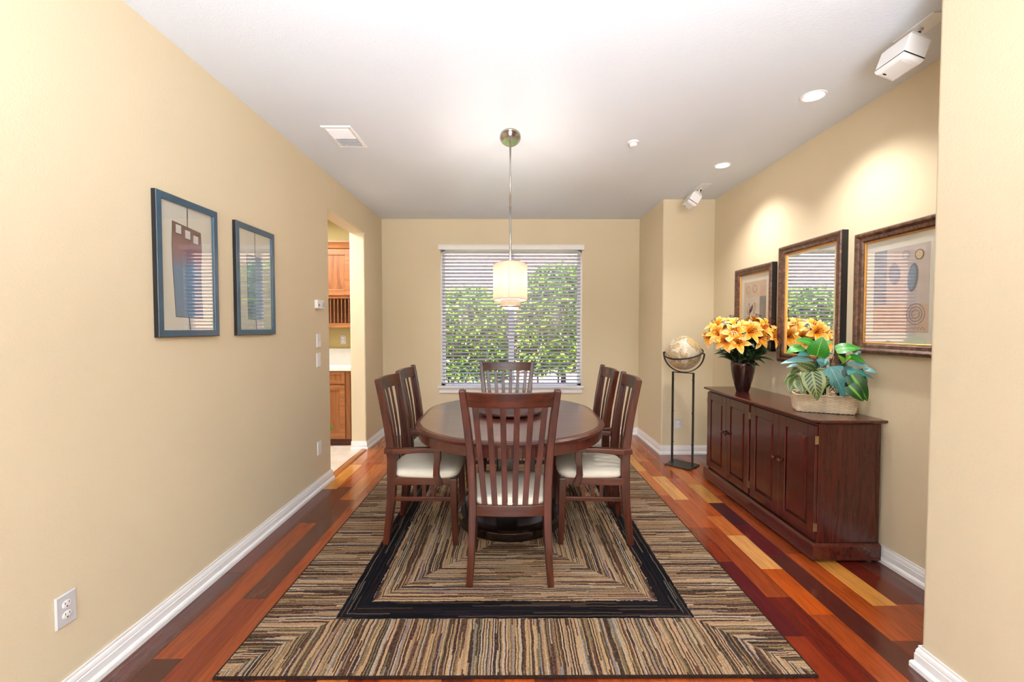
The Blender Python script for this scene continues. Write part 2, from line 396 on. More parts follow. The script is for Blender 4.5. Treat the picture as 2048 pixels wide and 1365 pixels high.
struct(obj('wall_right', bx(2.165, 2.4, 1.5, 4.7, -.02, CE + .04), M['wall']))
struct(obj('wall_right_near', prism([(1.63, -7.1), (2.3, -7.1), (2.3, 1.69), (1.63, 1.69)], 2, -.02, CE + .04), M['wall'], bevel=.014, seg=4))
bm = B(); box(bm, -1.7, -1.4, -7.1, -6.98, -.02, CE + .04); box(bm, 1.4, 1.7, -7.1, -6.98, -.02, CE + .04)
box(bm, -1.4, 1.4, -7.1, -6.98, -.02, CE + .04)
struct(obj('wall_rear', bm, M['wall']))
struct(obj('ceiling', bx(-3.4, 2.6, -7.2, 5.8, CE, CE + .15), M['ceil']))
# kitchen shell beyond the opening
struct(obj('wall_kitchen_back', bx(-3.3, -1.765, 5.46, 5.5, -.02, CE), M['green_wall']))
struct(obj('wall_kitchen_left', bx(-3.4, -3.3, 2.2, 5.6, -.02, CE), M['wall']))
struct(obj('wall_kitchen_front', bx(-3.4, -1.765, 2.2, 2.3, -.02, CE), M['wall']))
struct(obj('floor_kitchen', bx(-3.4, -1.63, 2.2, 5.6, -.05, .006), M['tile']))
# threshold strip
struct(obj('trim_1', prism([(-1.655, 0), (-1.585, 0), (-1.585, .004), (-1.597, .014), (-1.625, .02), (-1.645, .014), (-1.655, .007)], 1, 3.93, 4.825), wood('threshold_wood', (150, 84, 34), (196, 122, 56), 1, .3, .3)))

# hardwood floor, plank by plank
PAL = {'mar': (88, 24, 26), 'dmar': (66, 24, 26), 'red': (128, 46, 22), 'dred': (98, 30, 18), 'br': (102, 44, 28), 'dbr': (82, 36, 28), 'or': (168, 76, 28),
       'bor': (188, 84, 22), 'tan': (222, 160, 92), 'gold': (206, 142, 66), 'ot': (186, 104, 46), 'ob': (150, 66, 28), 'plum': (92, 46, 38), 'tb': (160, 88, 44)}
fixed = {
 -2: [(-7.1, .9, 'red'), (.9, 1.3, 'ob'), (1.3, 1.879, 'red'), (1.879, 2.497, 'mar'), (2.497, 2.93, 'red'), (2.93, 3.5, 'ob'), (3.5, 4.1, 'ot'), (4.1, 4.9, 'gold'), (4.9, 5.6, 'ot')],
 -1: [(-7.1, 1.1, 'red'), (1.1, 2.161, 'dred'), (2.161, 2.93, 'ob'), (2.93, 3.409, 'or'), (3.409, 3.95, 'tan'), (3.95, 4.4, 'or'), (4.4, 5.6, 'ot')],
 0: [(-7.1, .9, 'ob'), (.9, 2.026, 'ob'), (2.026, 2.417, 'bor'), (2.417, 2.813, 'tan'), (2.813, 3.104, 'ot'), (3.104, 3.9, 'or'), (3.9, 4.5, 'ob'), (4.5, 5.6, 'or')],
 1: [(-7.1, 1.2, 'dbr'), (1.2, 2.561, 'dbr'), (2.561, 2.959, 'mar'), (2.959, 3.345, 'dmar'), (3.345, 3.743, 'gold'), (3.743, 4.3, 'ot'), (4.3, 5.6, 'ob')],
 2: [(-7.1, 1.85, 'br'), (1.85, 2.58, 'or'), (2.58, 3.5, 'ob'), (3.5, 4.2, 'or'), (4.2, 5.6, 'br')],
 3: [(-7.1, 2.09, 'ob'), (2.09, 2.75, 'gold'), (2.75, 5.6, 'ob')],
 4: [(-7.1, 2.1, 'ob'), (2.1, 2.6, 'dred'), (2.6, 5.6, 'br')], 5: [(-7.1, 5.6, 'plum')], 6: [(-7.1, 5.6, 'br')], 7: [(-7.1, 5.6, 'br')],
 -25: [(-7.1, 1.3, 'plum'), (1.3, 2.386, 'plum'), (2.386, 3.651, 'br'), (3.651, 4.3, 'gold'), (4.3, 5.6, 'ot')],
 -24: [(-7.1, 1.762, 'dbr'), (1.762, 3.01, 'ob'), (3.01, 3.7, 'plum'), (3.7, 4.4, 'or'), (4.4, 5.6, 'tb')],
 -23: [(-7.1, 1.2, 'br'), (1.2, 2.157, 'red'), (2.157, 3.42, 'plum'), (3.42, 4.3, 'ot'), (4.3, 5.6, 'tb')],
 -22: [(-7.1, 1.5, 'br'), (1.5, 2.385, 'ob'), (2.385, 3.6, 'ob'), (3.6, 4.6, 'tb'), (4.6, 5.6, 'ot')]}
bm = B(); uvl = bm.loops.layers.uv.new('UVMap'); cl = bm.loops.layers.float_color.new('plank')
PW = .12; g = .0012
for k in range(-26, 9):
    x0 = 1.416 + PW * k; x1 = x0 + PW
    if k in fixed: rows = fixed[k]
    else:
        rows = []; y = -7.1
        while y < 5.6:
            L = random.uniform(.45, 1.2); rows.append((y, min(5.6, y + L), random.choice(['red', 'ob', 'or', 'br', 'ot', 'tb', 'ob', 'plum']))); y += L
    for (y0, y1, c) in rows:
        col = lin(PAL[c]); j = random.uniform(.9, 1.1); col = (col[0] * j, col[1] * j, col[2] * j, 1); ou, ov = random.uniform(0, 50), random.uniform(0, 50)
        o_ = [(x0, y0), (x1, y0), (x1, y1), (x0, y1)]; i_ = [(x0 + g, y0 + g), (x1 - g, y0 + g), (x1 - g, y1 - g), (x0 + g, y1 - g)]
        vo = [bm.verts.new((a, b, -.0011)) for a, b in o_]; vi = [bm.verts.new((a, b, 0)) for a, b in i_]
        fs = [bm.faces.new(vi)] + [bm.faces.new([vo[i], vo[(i + 1) % 4], vi[(i + 1) % 4], vi[i]]) for i in range(4)]
        for f in fs:
            for lp in f.loops:
                lp[uvl].uv = (lp.vert.co.x + ou, lp.vert.co.y + ov); lp[cl] = col
box(bm, -1.7, 2.5, -7.1, 5.62, -.06, -.002)
fl = struct(obj('floor', bm, M['plank']))

# baseboards
BP = [(0, 0), (.024, 0), (.024, .018), (.020, .026), (.0135, .030), (.0135, .060), (.011, .064), (.0115, .069), (.009, .080), (.0055, .087), (.0055, .096), (0, .096)]
def baseboard(name, path):
    n = len(path); rings = []
    for i, p in enumerate(path):
        ds = []
        if i > 0: ds.append(Vector((path[i][0] - path[i - 1][0], path[i][1] - path[i - 1][1])).normalized())
        if i < n - 1: ds.append(Vector((path[i + 1][0] - path[i][0], path[i + 1][1] - path[i][1])).normalized())
        ns = [Vector((d.y, -d.x)) for d in ds]
        m = ns[0] if len(ns) == 1 else (ns[0] + ns[1]) / (1 + ns[0].dot(ns[1]))
        rings.append([(p[0] + m.x * o, p[1] + m.y * o, z) for o, z in BP])
    struct(obj(name, loft(rings), M['trim']))
baseboard('baseboard_left', [(-1.6, -6.98), (-1.6, 3.885), (-1.75, 3.885)])
baseboard('baseboard_left_far', [(-1.765, 4.84), (-1.6, 4.84), (-1.6, 5.5)])
baseboard('baseboard_back', [(-1.6, 5.5), (1.62, 5.5)])
baseboard('baseboard_right_far', [(1.62, 5.5), (1.62, 4.65), (2.165, 4.65)])
baseboard('baseboard_right', [(2.165, 4.65), (2.165, 1.69)])
baseboard('baseboard_right_near', [(2.165, 1.69), (1.63, 1.69), (1.63, -6.98)])

# ------------------------------------------------------------------ window, blind, garden
wn = bpy.data.objects.new('window_1', None); C.objects.link(wn); wn['kind'] = 'structure'; wn.location = (.017, 5.5, .6)
def rel(bm, p=(.017, 5.5, .6)):
    bmesh.ops.translate(bm, verts=bm.verts, vec=(-p[0], -p[1], -p[2])); return bm
bm = B(); yf0, yf1 = 5.585, 5.63
box(bm, WX0, WX0 + .045, yf0, yf1, WZ0, WZ1); box(bm, WX1 - .045, WX1, yf0, yf1, WZ0, WZ1)
box(bm, WX0, WX1, yf0, yf1, WZ0, WZ0 + .05); box(bm, WX0, WX1, yf0, yf1, WZ1 - .05, WZ1)
obj('window_frame', rel(bm), M['trim'], wn)
obj('mullion', rel(bx(-.018, .052, 5.58, yf1, WZ0, WZ1)), M['trim'], wn)
obj('glass_pane', rel(bx(WX0 + .03, -.015, 5.607, 5.611, WZ0 + .03, WZ1 - .03)), M['window_glass'], wn)
obj('glass_pane', rel(bx(.045, WX1 - .03, 5.607, 5.611, WZ0 + .03, WZ1 - .03)), M['window_glass'], wn)
obj('window_sill', rel(prism([(5.60, .60), (5.465, .60), (5.460, .606), (5.460, .614), (5.465, .62), (5.60, .62)], 0, -.908, .928)), M['trim'], wn)
obj('sill_apron', rel(prism([(5.5, .532), (5.486, .532), (5.482, .54), (5.482, .575), (5.474, .59), (5.474, .60), (5.5, .60)], 0, -.89, .91)), M['trim'], wn)

bl = thing('window_blind', 'wide white horizontal slat blind covering the back window', 'blind', (.017, 5.5, .62))
R0 = (.017, 5.5, .62)
obj('valance', rel(prism([(5.50, 2.326), (5.452, 2.326), (5.450, 2.33), (5.450, 2.372), (5.444, 2.38), (5.444, 2.386), (5.50, 2.386)], 0, -.888, .920), R0), M['trim'], bl)
th = math.radians(26); hw = .025; pitch = .0432; nsl = 39
sy, sz = hw * math.cos(th), hw * math.sin(th)
pr = []
for i in range(7):
    t = -1 + i / 3; cr = .0022 * (1 - t * t); pr.append((t * sy - cr * math.sin(th) * -0, -t * sz + cr))
sl_pts = pr + [(a, b - .0026) for a, b in pr[::-1]]
first = obj('slat', prism(sl_pts, 0, -.868, .868), M['slat'], bl)
first.location = (0, -.0 + .012, 2.30 - .62)
for i in range(1, nsl):
    s = first.copy(); C.objects.link(s); s.parent = bl; s.location = (0, .012, 2.30 - .62 - i * pitch)
zb = 2.30 - nsl * pitch
obj('bottom_rail', rel(bx(-.852, .886, 5.487, 5.537, zb - .012, zb + .010), R0), M['slat'], bl, bevel=.003)
for x in (-.72, -.29, .36, .735):
    bm = B(); tube([(x, 5.485, zb), (x, 5.485, 2.33)], .0011, 5, bm); tube([(x, 5.540, zb), (x, 5.540, 2.33)], .0011, 5, bm)
    obj('ladder_cord', rel(bm, R0), M['cord'], bl)
bm = tube([(.838, 5.478, 1.30), (.838, 5.478, 2.30)], .004, 8); obj('tilt_wand', rel(bm, R0), M['slat'], bl)
bm = B()
for x in (-.805, -.79): tube([(x, 5.478, 1.22 + (x + .8)), (x, 5.478, 2.30)], .0013, 5, bm); lathe([(.004, 0), (.007, -.03), (.004, -.034)], 8, c=(x, 5.478, 1.22 + (x + .8)), bm=bm)
obj('lift_cord', rel(bm, R0), M['cord'], bl)

struct(obj('ground_outside', bx(-8, 8, 5.64, 16, -.35, -.15), M['soil']))
bm = bx(-8, 8, 9.6, 9.9, -.2, 5.0); tag(obj('stucco_wall', bm, M['stucco']), 'pale pink stucco wall beyond the hedge outside the window', 'wall')
def hedge(label, cx, cy, rx, ry, h, n, seed):
    rnd = random.Random(seed); root = thing('garden_shrub', label, 'shrub', (cx, cy, -.15))
    bm = B(); uv = bm.loops.layers.uv.new('UVMap')
    for i in range(n):
        a = rnd.uniform(0, 2 * PI); r = rnd.random() ** .4; z = rnd.uniform(.25, 1) ** .8 * h
        taper = 1 if z < h * .75 else math.sqrt(max(.02, 1 - ((z - h * .75) / (h * .27)) ** 2))
        p = Vector((rx * r * taper * math.cos(a), ry * r * taper * math.sin(a), z + rnd.uniform(-.08, .08)))
        d = Vector((rnd.uniform(-1, 1), rnd.uniform(-1, .3), rnd.uniform(-.7, .6))).normalized()
        s = d.cross(Vector((rnd.uniform(-.4, .4), -.6, 1))).normalized(); L = rnd.uniform(.09, .16); w = L * .3
        q = [p, p + d * L * .35 + s * w / 2, p + d * L, p + d * L * .35 - s * w / 2]
        v = [bm.verts.new(c) for c in q]; f = bm.faces.new(v)
        for lp, u in zip(f.loops, ((0, .5), (.4, 1), (1, .5), (.4, 0))): lp[uv].uv = u
    obj('foliage', bm, M['hedge'], root)
    bm = B()
    for i in range(6):
        x = rx * rnd.uniform(-.7, .7); tube([(x, 0, 0), (x + rnd.uniform(-.1, .1), rnd.uniform(-.1, .1), h * .5), (x + rnd.uniform(-.25, .25), 0, h * .85)], [.02, .014, .006], 6, bm)
    obj('trunk', bm, M['bark'], root)
hedge('lower leafy green shrub outside the left half of the window', -.70, 7.3, .76, .5, 2.1, 11000, 3)
hedge('taller leafy green shrub outside the right half of the window', .86, 7.3, .78, .5, 2.5, 12500, 5)

# ------------------------------------------------------------------ ceiling fittings
def recessed(loc, label):
    t = thing('recessed_light', label, 'ceiling light', loc, group='recessed ceiling lights')
    obj('trim_ring', lathe([(.068, 0), (.0685, -.003), (.064, -.006), (.054, -.004), (.051, .0), (.051, .0)], 48, caps=False), M['trim'], t, True)
    obj('lens', lathe([(.0005, -.001), (.051, -.001)], 48, caps=False), M['lamp'], t)
    l = bpy.data.lights.new('spot', 'SPOT'); l.energy = 32; l.spot_size = math.radians(120); l.spot_blend = .8; l.color = (1, .95, .87); l.shadow_soft_size = .05
    lo = bpy.data.objects.new('bulb', l); C.objects.link(lo); lo.parent = t; lo.location = (0, 0, -.012)
recessed((1.772, 2.588, CE), 'lit round recessed light nearer the camera, above the sideboard')
recessed((1.772, 3.683, CE), 'lit round recessed light farther away, near the corner speaker')
t = thing('smoke_detector', 'small white round detector on the ceiling right of the pendant', 'detector', (.9, 3.225, CE))
obj('housing', lathe([(.041, 0), (.041, -.008), (.036, -.012), (.030, -.012), (.024, -.03), (.016, -.034), (.0005, -.034)], 36), M['plastic'], t, True)
obj('shadow_gap', lathe([(.0375, -.0118), (.0365, -.0135), (.029, -.0135), (.029, -.0118)], 36, caps=False), M['plastic_grey'], t)
t = thing('ceiling_vent', 'white rectangular louvred air vent in the ceiling', 'vent', (-1.17, 3.15, CE))
obj('frame', moulding(.205, .345, [(0, 0), (0, -.004), (.006, -.009), (.022, -.009), (.026, -.004), (.026, .0)]), M['plastic'], t)
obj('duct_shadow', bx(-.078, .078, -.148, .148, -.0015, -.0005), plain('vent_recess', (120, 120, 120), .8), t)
for i in range(13):
    y = -.14 + i * .0233; s = 1 if i < 7 else -1
    obj('louvre', sweep_rect([(-.078, y, -.006), (.078, y, -.006)], (.001, .013) if 0 else (.0012, .014), (0, s * .8, .6)), M['plastic'], t)
obj('damper_lever', bx(-.03, -.024, .12, .135, -.016, -.006), M['plastic'], t)

# pendant lamp (oval)
t = thing('pendant_lamp', 'oval drum pendant lamp on a long nickel rod above the table', 'pendant light', (0.002, 3.146, CE))
obj('canopy', lathe([(.0748, 0), (.0748, -.010), (.070, -.018), (.060, -.024), (.056, -.030), (.050, -.034), (.0005, -.036)], 56, 1, 1.85), M['steel'], t, True)
obj('rod', tube([(0, 0, -.03), (0, 0, -.5)], .0062, 12), M['steel'], t, True)
obj('lower_rod', tube([(0, 0, -.49), (0, 0, -.93)], .0075, 12), M['steel'], t, True)
zt, zb2 = 1.80 - CE, 1.553 - CE
sh = obj('shade', lathe([(.121, zb2), (.121, zt)], 72, 1, 2.2, caps=False), M['shade'], t, True, solid=.0016)
obj('seam', bx(-.0145, -.006, -.2675, -.2655, zb2, zt), plain('shade_seam', (216, 196, 178), .6), sh)
bm = tube([(.1215 * math.cos(a), .2665 * math.sin(a), zt) for a in [2 * PI * i / 64 for i in range(64)]], .0018, 6, closed=True)
tube([(.1215 * math.cos(a), .2665 * math.sin(a), zb2) for a in [2 * PI * i / 64 for i in range(64)]], .0018, 6, bm, True)
obj('rim_wire', bm, plain('shade_piping', (150, 110, 78), .6), sh)
obj('upper_diffuser', lathe([(.0005, zb2 + .006), (.118, zb2 + .006)], 64, 1, 2.2, caps=False), M['glow'], t)
n = 120
bm = loft([[((.071 + (.0012 if i % 2 else 0)) * math.cos(2 * PI * i / n), 2.1 * (.071 + (.0012 if i % 2 else 0)) * math.sin(2 * PI * i / n), z) for i in range(n)] for z in (1.512 - CE, zb2 + .004)], True, False)
inn = obj('inner_shade', bm, M['shade_brown'], t)
obj('glass_rim', lathe([(.074, 1.512 - CE), (.0765, 1.506 - CE), (.074, 1.50 - CE), (.062, 1.502 - CE)], 64, 1, 2.05, caps=False), M['steel'], inn, True)
obj('lower_diffuser', lathe([(.063, 1.505 - CE), (.056, 1.498 - CE), (.036, 1.492 - CE), (.0005, 1.489 - CE)], 64, 1, 2.0, caps=False), M['glow'], inn, True)
for px, py in ((-.07, -.10), (.07, -.10), (0, .12)):
    l = bpy.data.lights.new('bulb', 'POINT'); l.energy = 2.4; l.shadow_soft_size = .02; l.color = (1, .93, .84)
    lo = bpy.data.objects.new('bulb', l); C.objects.link(lo); lo.parent = t; lo.location = (px, py, zb2 + .15)

# ceiling speakers
def speaker(loc, tilt, label, rz=0, mount=(0, 0, 0)):
    """local: x across the grille, y length, z = back of the box; tilted about y"""
    t = thing('ceiling_speaker', label, 'speaker', loc)
    R = Matrix.Rotation(math.radians(tilt), 4, 'Y')
    def tr(bm): bmesh.ops.transform(bm, matrix=R, verts=bm.verts); return bm
    w, L, d = .098, .152, .118
    body = loft([[(-w / 2 + i, -L / 2 + i, z), (w / 2 - i, -L / 2 + i, z), (w / 2 - i, L / 2 - i, z), (-w / 2 + i, L / 2 - i, z)] for z, i in ((.012, 0), (.09, .0), (d, .016))])
    obj('body', tr(body), M['plastic'], t, bevel=.004)
    gr = []
    for k, (z, sc) in enumerate(((.008, 1), (0, 1), (-.012, .9), (-.016, .7))):
        gr.append([(-w / 2 * sc, -L / 2 * sc, z), (w / 2 * sc, -L / 2 * sc, z), (w / 2 * sc, L / 2 * sc, z), (-w / 2 * sc, L / 2 * sc, z)])
    gg = obj('grille', tr(loft(gr)), M['plastic'], t, bevel=.004)
    obj('shadow_gap', tr(bx(-w / 2 + .002, w / 2 - .002, -L / 2 + .001, L / 2 - .002, .0075, .0125)), M['dark'], t)
    obj('badge', tr(lathe([(.0005, -.0172), (.009, -.0168), (.009, -.0155)], 20, 1, .5, c=(-.02, L * .28, 0))), M['dark'], gg)
    top = R @ Vector((0, 0, d)); cz = CE - loc[2]
    a = Vector((mount[0], mount[1], cz))
    obj('swivel_arm', tube([top - Vector((0, 0, .01)), (top + a) / 2 + Vector((.004, 0, 0)), a - Vector((0, 0, .006))], .008, 10), M['plastic'], t, True)
    obj('knob', lathe([(.0005, -.008), (.007, -.008), (.007, .008), (.0005, .008)], 14, c=((top + a) / 2 + Vector((.012, -.006, 0)))), M['dark'], t)
    obj('mount_plate', bx(a.x - .045, a.x + .045, a.y - .1, a.y + .1, cz - .005, cz), M['plastic'], t, bevel=.002)
speaker((1.7355, 1.985, 2.525), 20, 'white box speaker nearer the camera, bracketed to ceiling beside the front right wall', mount=(.12, .02, 0))
speaker((1.728, 4.245, 2.545), 34, 'white box speaker hanging from ceiling in the far corner above the globe', mount=(.12, .0, 0))

# ------------------------------------------------------------------ plates and switches
def plate(side, p, label, name, cat, kind, w=.072, h=.115, group=None):
    t = thing(name, label, cat, mat=onwall(side, p), group=group)
    obj('cover_plate', loft([[(-w / 2 + i, -h / 2 + i, z), (w / 2 - i, -h / 2 + i, z), (w / 2 - i, h / 2 - i, z), (-w / 2 + i, h / 2 - i, z)] for i, z in ((0, 0), (0, .003), (.003, .0065))]), M['plastic_grey'] if kind == 'outlet' else M['plastic'], t)
    if kind == 'outlet':
        for sgn in (1, -1):
            cy = sgn * .0195
            r = obj('receptacle', lathe([(.0165, .004), (.0165, .0082), (.0155, .0086), (.0005, .0086)], 28, 1, .88, c=(0, cy, 0)), M['plastic'], t, True)
            bm = B(); box(bm, -.0085, -.0062, cy + .001, cy + .0095, .0085, .0089); box(bm, .0062, .0085, cy + .002, cy + .009, .0085, .0089)
            lathe([(.0005, .0089), (.0027, .0089), (.0027, .008)], 12, c=(0, cy - .0075, 0), bm=bm)
            obj('slot', bm, M['dark'], r)
    elif kind == 'rocker':
        obj('rocker', prism([(-.033, .006), (.033, .006), (.033, .011), (0, .008), (-.033, .0075)], 0, -.0165, .0165), M['plastic'], t)
    elif kind == 'toggle':
        obj('toggle', prism([(-.006, .006), (.012, .006), (.018, .018), (.010, .022)], 0, -.005, .005), plain('toggle_lever', (190, 186, 178), .4), t, bevel=.001)
    return t
plate('L', (-1.6, 1.55, .347), 'white duplex power outlet low on the left wall, closest to the camera', 'power_outlet', 'outlet', 'outlet')
plate('L', (-1.6, 3.645, .352), 'cream blank cover plate low on left wall by the doorway', 'cover_plate', 'wall plate', 'blank')
plate('L', (-1.6, 3.657, 1.25), 'white toggle dimmer switch under the thermostat on left wall', 'light_switch', 'switch', 'toggle')
plate('L', (-1.6, 3.652, 1.088), 'white rocker light switch, lower of the two by the doorway', 'light_switch', 'switch', 'rocker')
plate('B', (1.797, 4.65, .326), 'white duplex power outlet on the wall behind the globe stand', 'power_outlet', 'outlet', 'outlet')
t = thing('thermostat', 'white wall thermostat with round dial beside the kitchen doorway', 'thermostat', mat=onwall('L', (-1.6, 3.66, 1.552)))
obj('housing', bx(-.065, .065, -.036, .036, 0, .026), M['plastic'], t, bevel=.004)
obj('dial', lathe([(.024, .025), (.023, .031), (.0005, .031)], 28, c=(.028, 0, 0)), M['plastic_grey'], t, True)
obj('display', bx(-.05, -.022, -.016, .002, .0255, .0268), plain('thermostat_display', (150, 155, 150), .3), t)

# ------------------------------------------------------------------ kitchen seen through the opening
KY = 4.97
t = thing('base_cabinet', 'oak kitchen base cabinet with drawer above door, seen through doorway', 'cabinet', (-2.25, KY, .006))
def k(bm): bmesh.ops.translate(bm, verts=bm.verts, vec=(2.25, -KY, -.006)); return bm
obj('body', k(bx(-2.7, -1.82, KY, 5.455, .085, .865)), M['kitchen'], t)
obj('toe_kick', k(bx(-2.7, -1.82, KY + .03, 5.4, .006, .085)), M['kick'], t)
def panel(x0, x1, z0, z1, y, name, par, fn, fr=.055, mats=('kitchen', 'kitchenx')):
    bm = B(); box(bm, x0, x0 + fr, y - .018, y, z0, z1); box(bm, x1 - fr, x1, y - .018, y, z0, z1)
    box(bm, x0 + fr, x1 - fr, y - .018, y, z0, z0 + fr); box(bm, x0 + fr, x1 - fr, y - .018, y, z1 - fr, z1)
    o = obj(name, fn(bm), M[mats[1]], par, bevel=.002); q = obj('panel', fn(bx(x0 + fr, x1 - fr, y - .009, y - .001, z0 + fr, z1 - fr)), M[mats[0]], o)
    return o
panel(-2.35, -1.875, .095, .705, KY, 'door', t, k, .06); panel(-2.35, -1.875, .72, .86, KY, 'drawer', t, k, .035)
t = thing('kitchen_worktop', 'white quartz kitchen worktop with tall splashback', 'worktop', (-2.25, 5.2, .871))
def k(bm): bmesh.ops.translate(bm, verts=bm.verts, vec=(2.25, -5.2, -.871)); return bm
obj('slab', k(bx(-2.75, -1.80, KY - .03, 5.458, .868, .905)), M['quartz'], t, bevel=.003)
obj('splashback', k(bx(-2.75, -1.80, 5.44, 5.459, .905, 1.10)), M['quartz'], t)
t = thing('wall_cabinet', 'oak kitchen wall cabinet with open plate rack underneath', 'cabinet', (-2.25, 5.3, 1.363))
def k(bm): bmesh.ops.translate(bm, verts=bm.verts, vec=(2.25, -5.3, -1.363)); return bm
UY = 5.13
bm = B(); box(bm, -2.75, -1.82, UY, 5.458, 1.70, 2.33); obj('body', k(bm), M['kitchen'], t)
bm = B(); box(bm, -2.75, -2.55, UY, 5.458, 1.375, 1.70); box(bm, -1.85, -1.82, UY, 5.458, 1.375, 1.70); obj('side_panel', k(bm), M['kitchen'], t)
obj('rack_back', k(bx(-2.6, -1.85, 5.43, 5.456, 1.41, 1.70)), M['kitchendark'], t)
obj('bottom_shelf', k(bx(-2.6, -1.82, UY, 5.43, 1.36, 1.41)), M['kitchenx'], t)
panel(-2.3, -1.85, 1.735, 2.27, UY, 'door', t, k, .07)
obj('crown_moulding', k(prism([(UY - .02, 2.28), (UY - .035, 2.32), (UY - .05, 2.345), (UY - .05, 2.36), (UY + .1, 2.36), (UY + .1, 2.28)], 0, -2.75, -1.8)), M['kitchenx'], t)
for i in range(9):
    x = -2.19 + i * .043
    obj('rack_dowel', k(tube([(x, UY + .02, 1.41), (x, UY + .02, 1.70)], .006, 8)), M['kitchenx'], t)
plate('B', (-2.075, 5.46, 1.21), 'white duplex outlet on the kitchen backsplash, seen through doorway', 'power_outlet', 'outlet', 'outlet')

# ------------------------------------------------------------------ rug
RC = (.025, 1.648 + HL)
t = obj('area_rug', bx(-HW, HW, -HL, HL, 0, .011), M['rug'], bevel=.003); t.location = (RC[0], RC[1], .0005)
tag(t, 'large striped wool rug with black inner border under the dining table', 'rug')
RZ = .0115

# ------------------------------------------------------------------ dining table
TY = 3.105; TH = .745
t = thing('dining_table', 'dark oval wooden dining table on a low plinth pedestal', 'table', (0, TY, RZ))
def stadium(R, c, n=28):
    pts = []
    for i in range(n + 1): a = PI * i / n; pts.append((R * math.cos(a), c + R * math.sin(a)))
    for i in range(n + 1): a = PI + PI * i / n; pts.append((R * math.cos(a), -c + R * math.sin(a)))
    return pts
def stad(levels, c=.172):
    return loft([[(x, y, z - RZ) for x, y in stadium(r, c)] for r, z in levels])
obj('tabletop', stad([(.55, TH - .028), (.618, TH - .028), (.622, TH - .022), (.624, TH - .012), (.612, TH - .002), (.594, TH)]), [M['tablerim']], t)
obj('top_inlay', stad([(.590, TH - .001), (.590, TH + .0008)]), M['table'], t)
obj('apron', stad([(.600, TH - .092), (.604, TH - .09), (.604, TH - .028)]), M['tablerim'], t)
obj('pedestal_column', bx(-.095, .055, -.11, .11, .07, TH - .03 - RZ), M['base'], t, bevel=.012)
obj('plinth_base', stad([(.345, RZ), (.362, RZ + .012), (.362, RZ + .062), (.345, RZ + .076), (.30, RZ + .08)], .06), M['base'], t, bevel=.002)
t = thing('lazy_susan', 'round dark wood turntable in the centre of the dining table', 'turntable', (.0, TY + .02, TH + .0008))
obj('swivel_base', lathe([(.11, 0), (.11, .012), (.1, .014)], 36), M['base'], t)
obj('tray', lathe([(.225, .014), (.236, .018), (.238, .028), (.232, .034), (.22, .030), (.0005, .030)], 72), M['cherryx'], t, True, bevel=0)

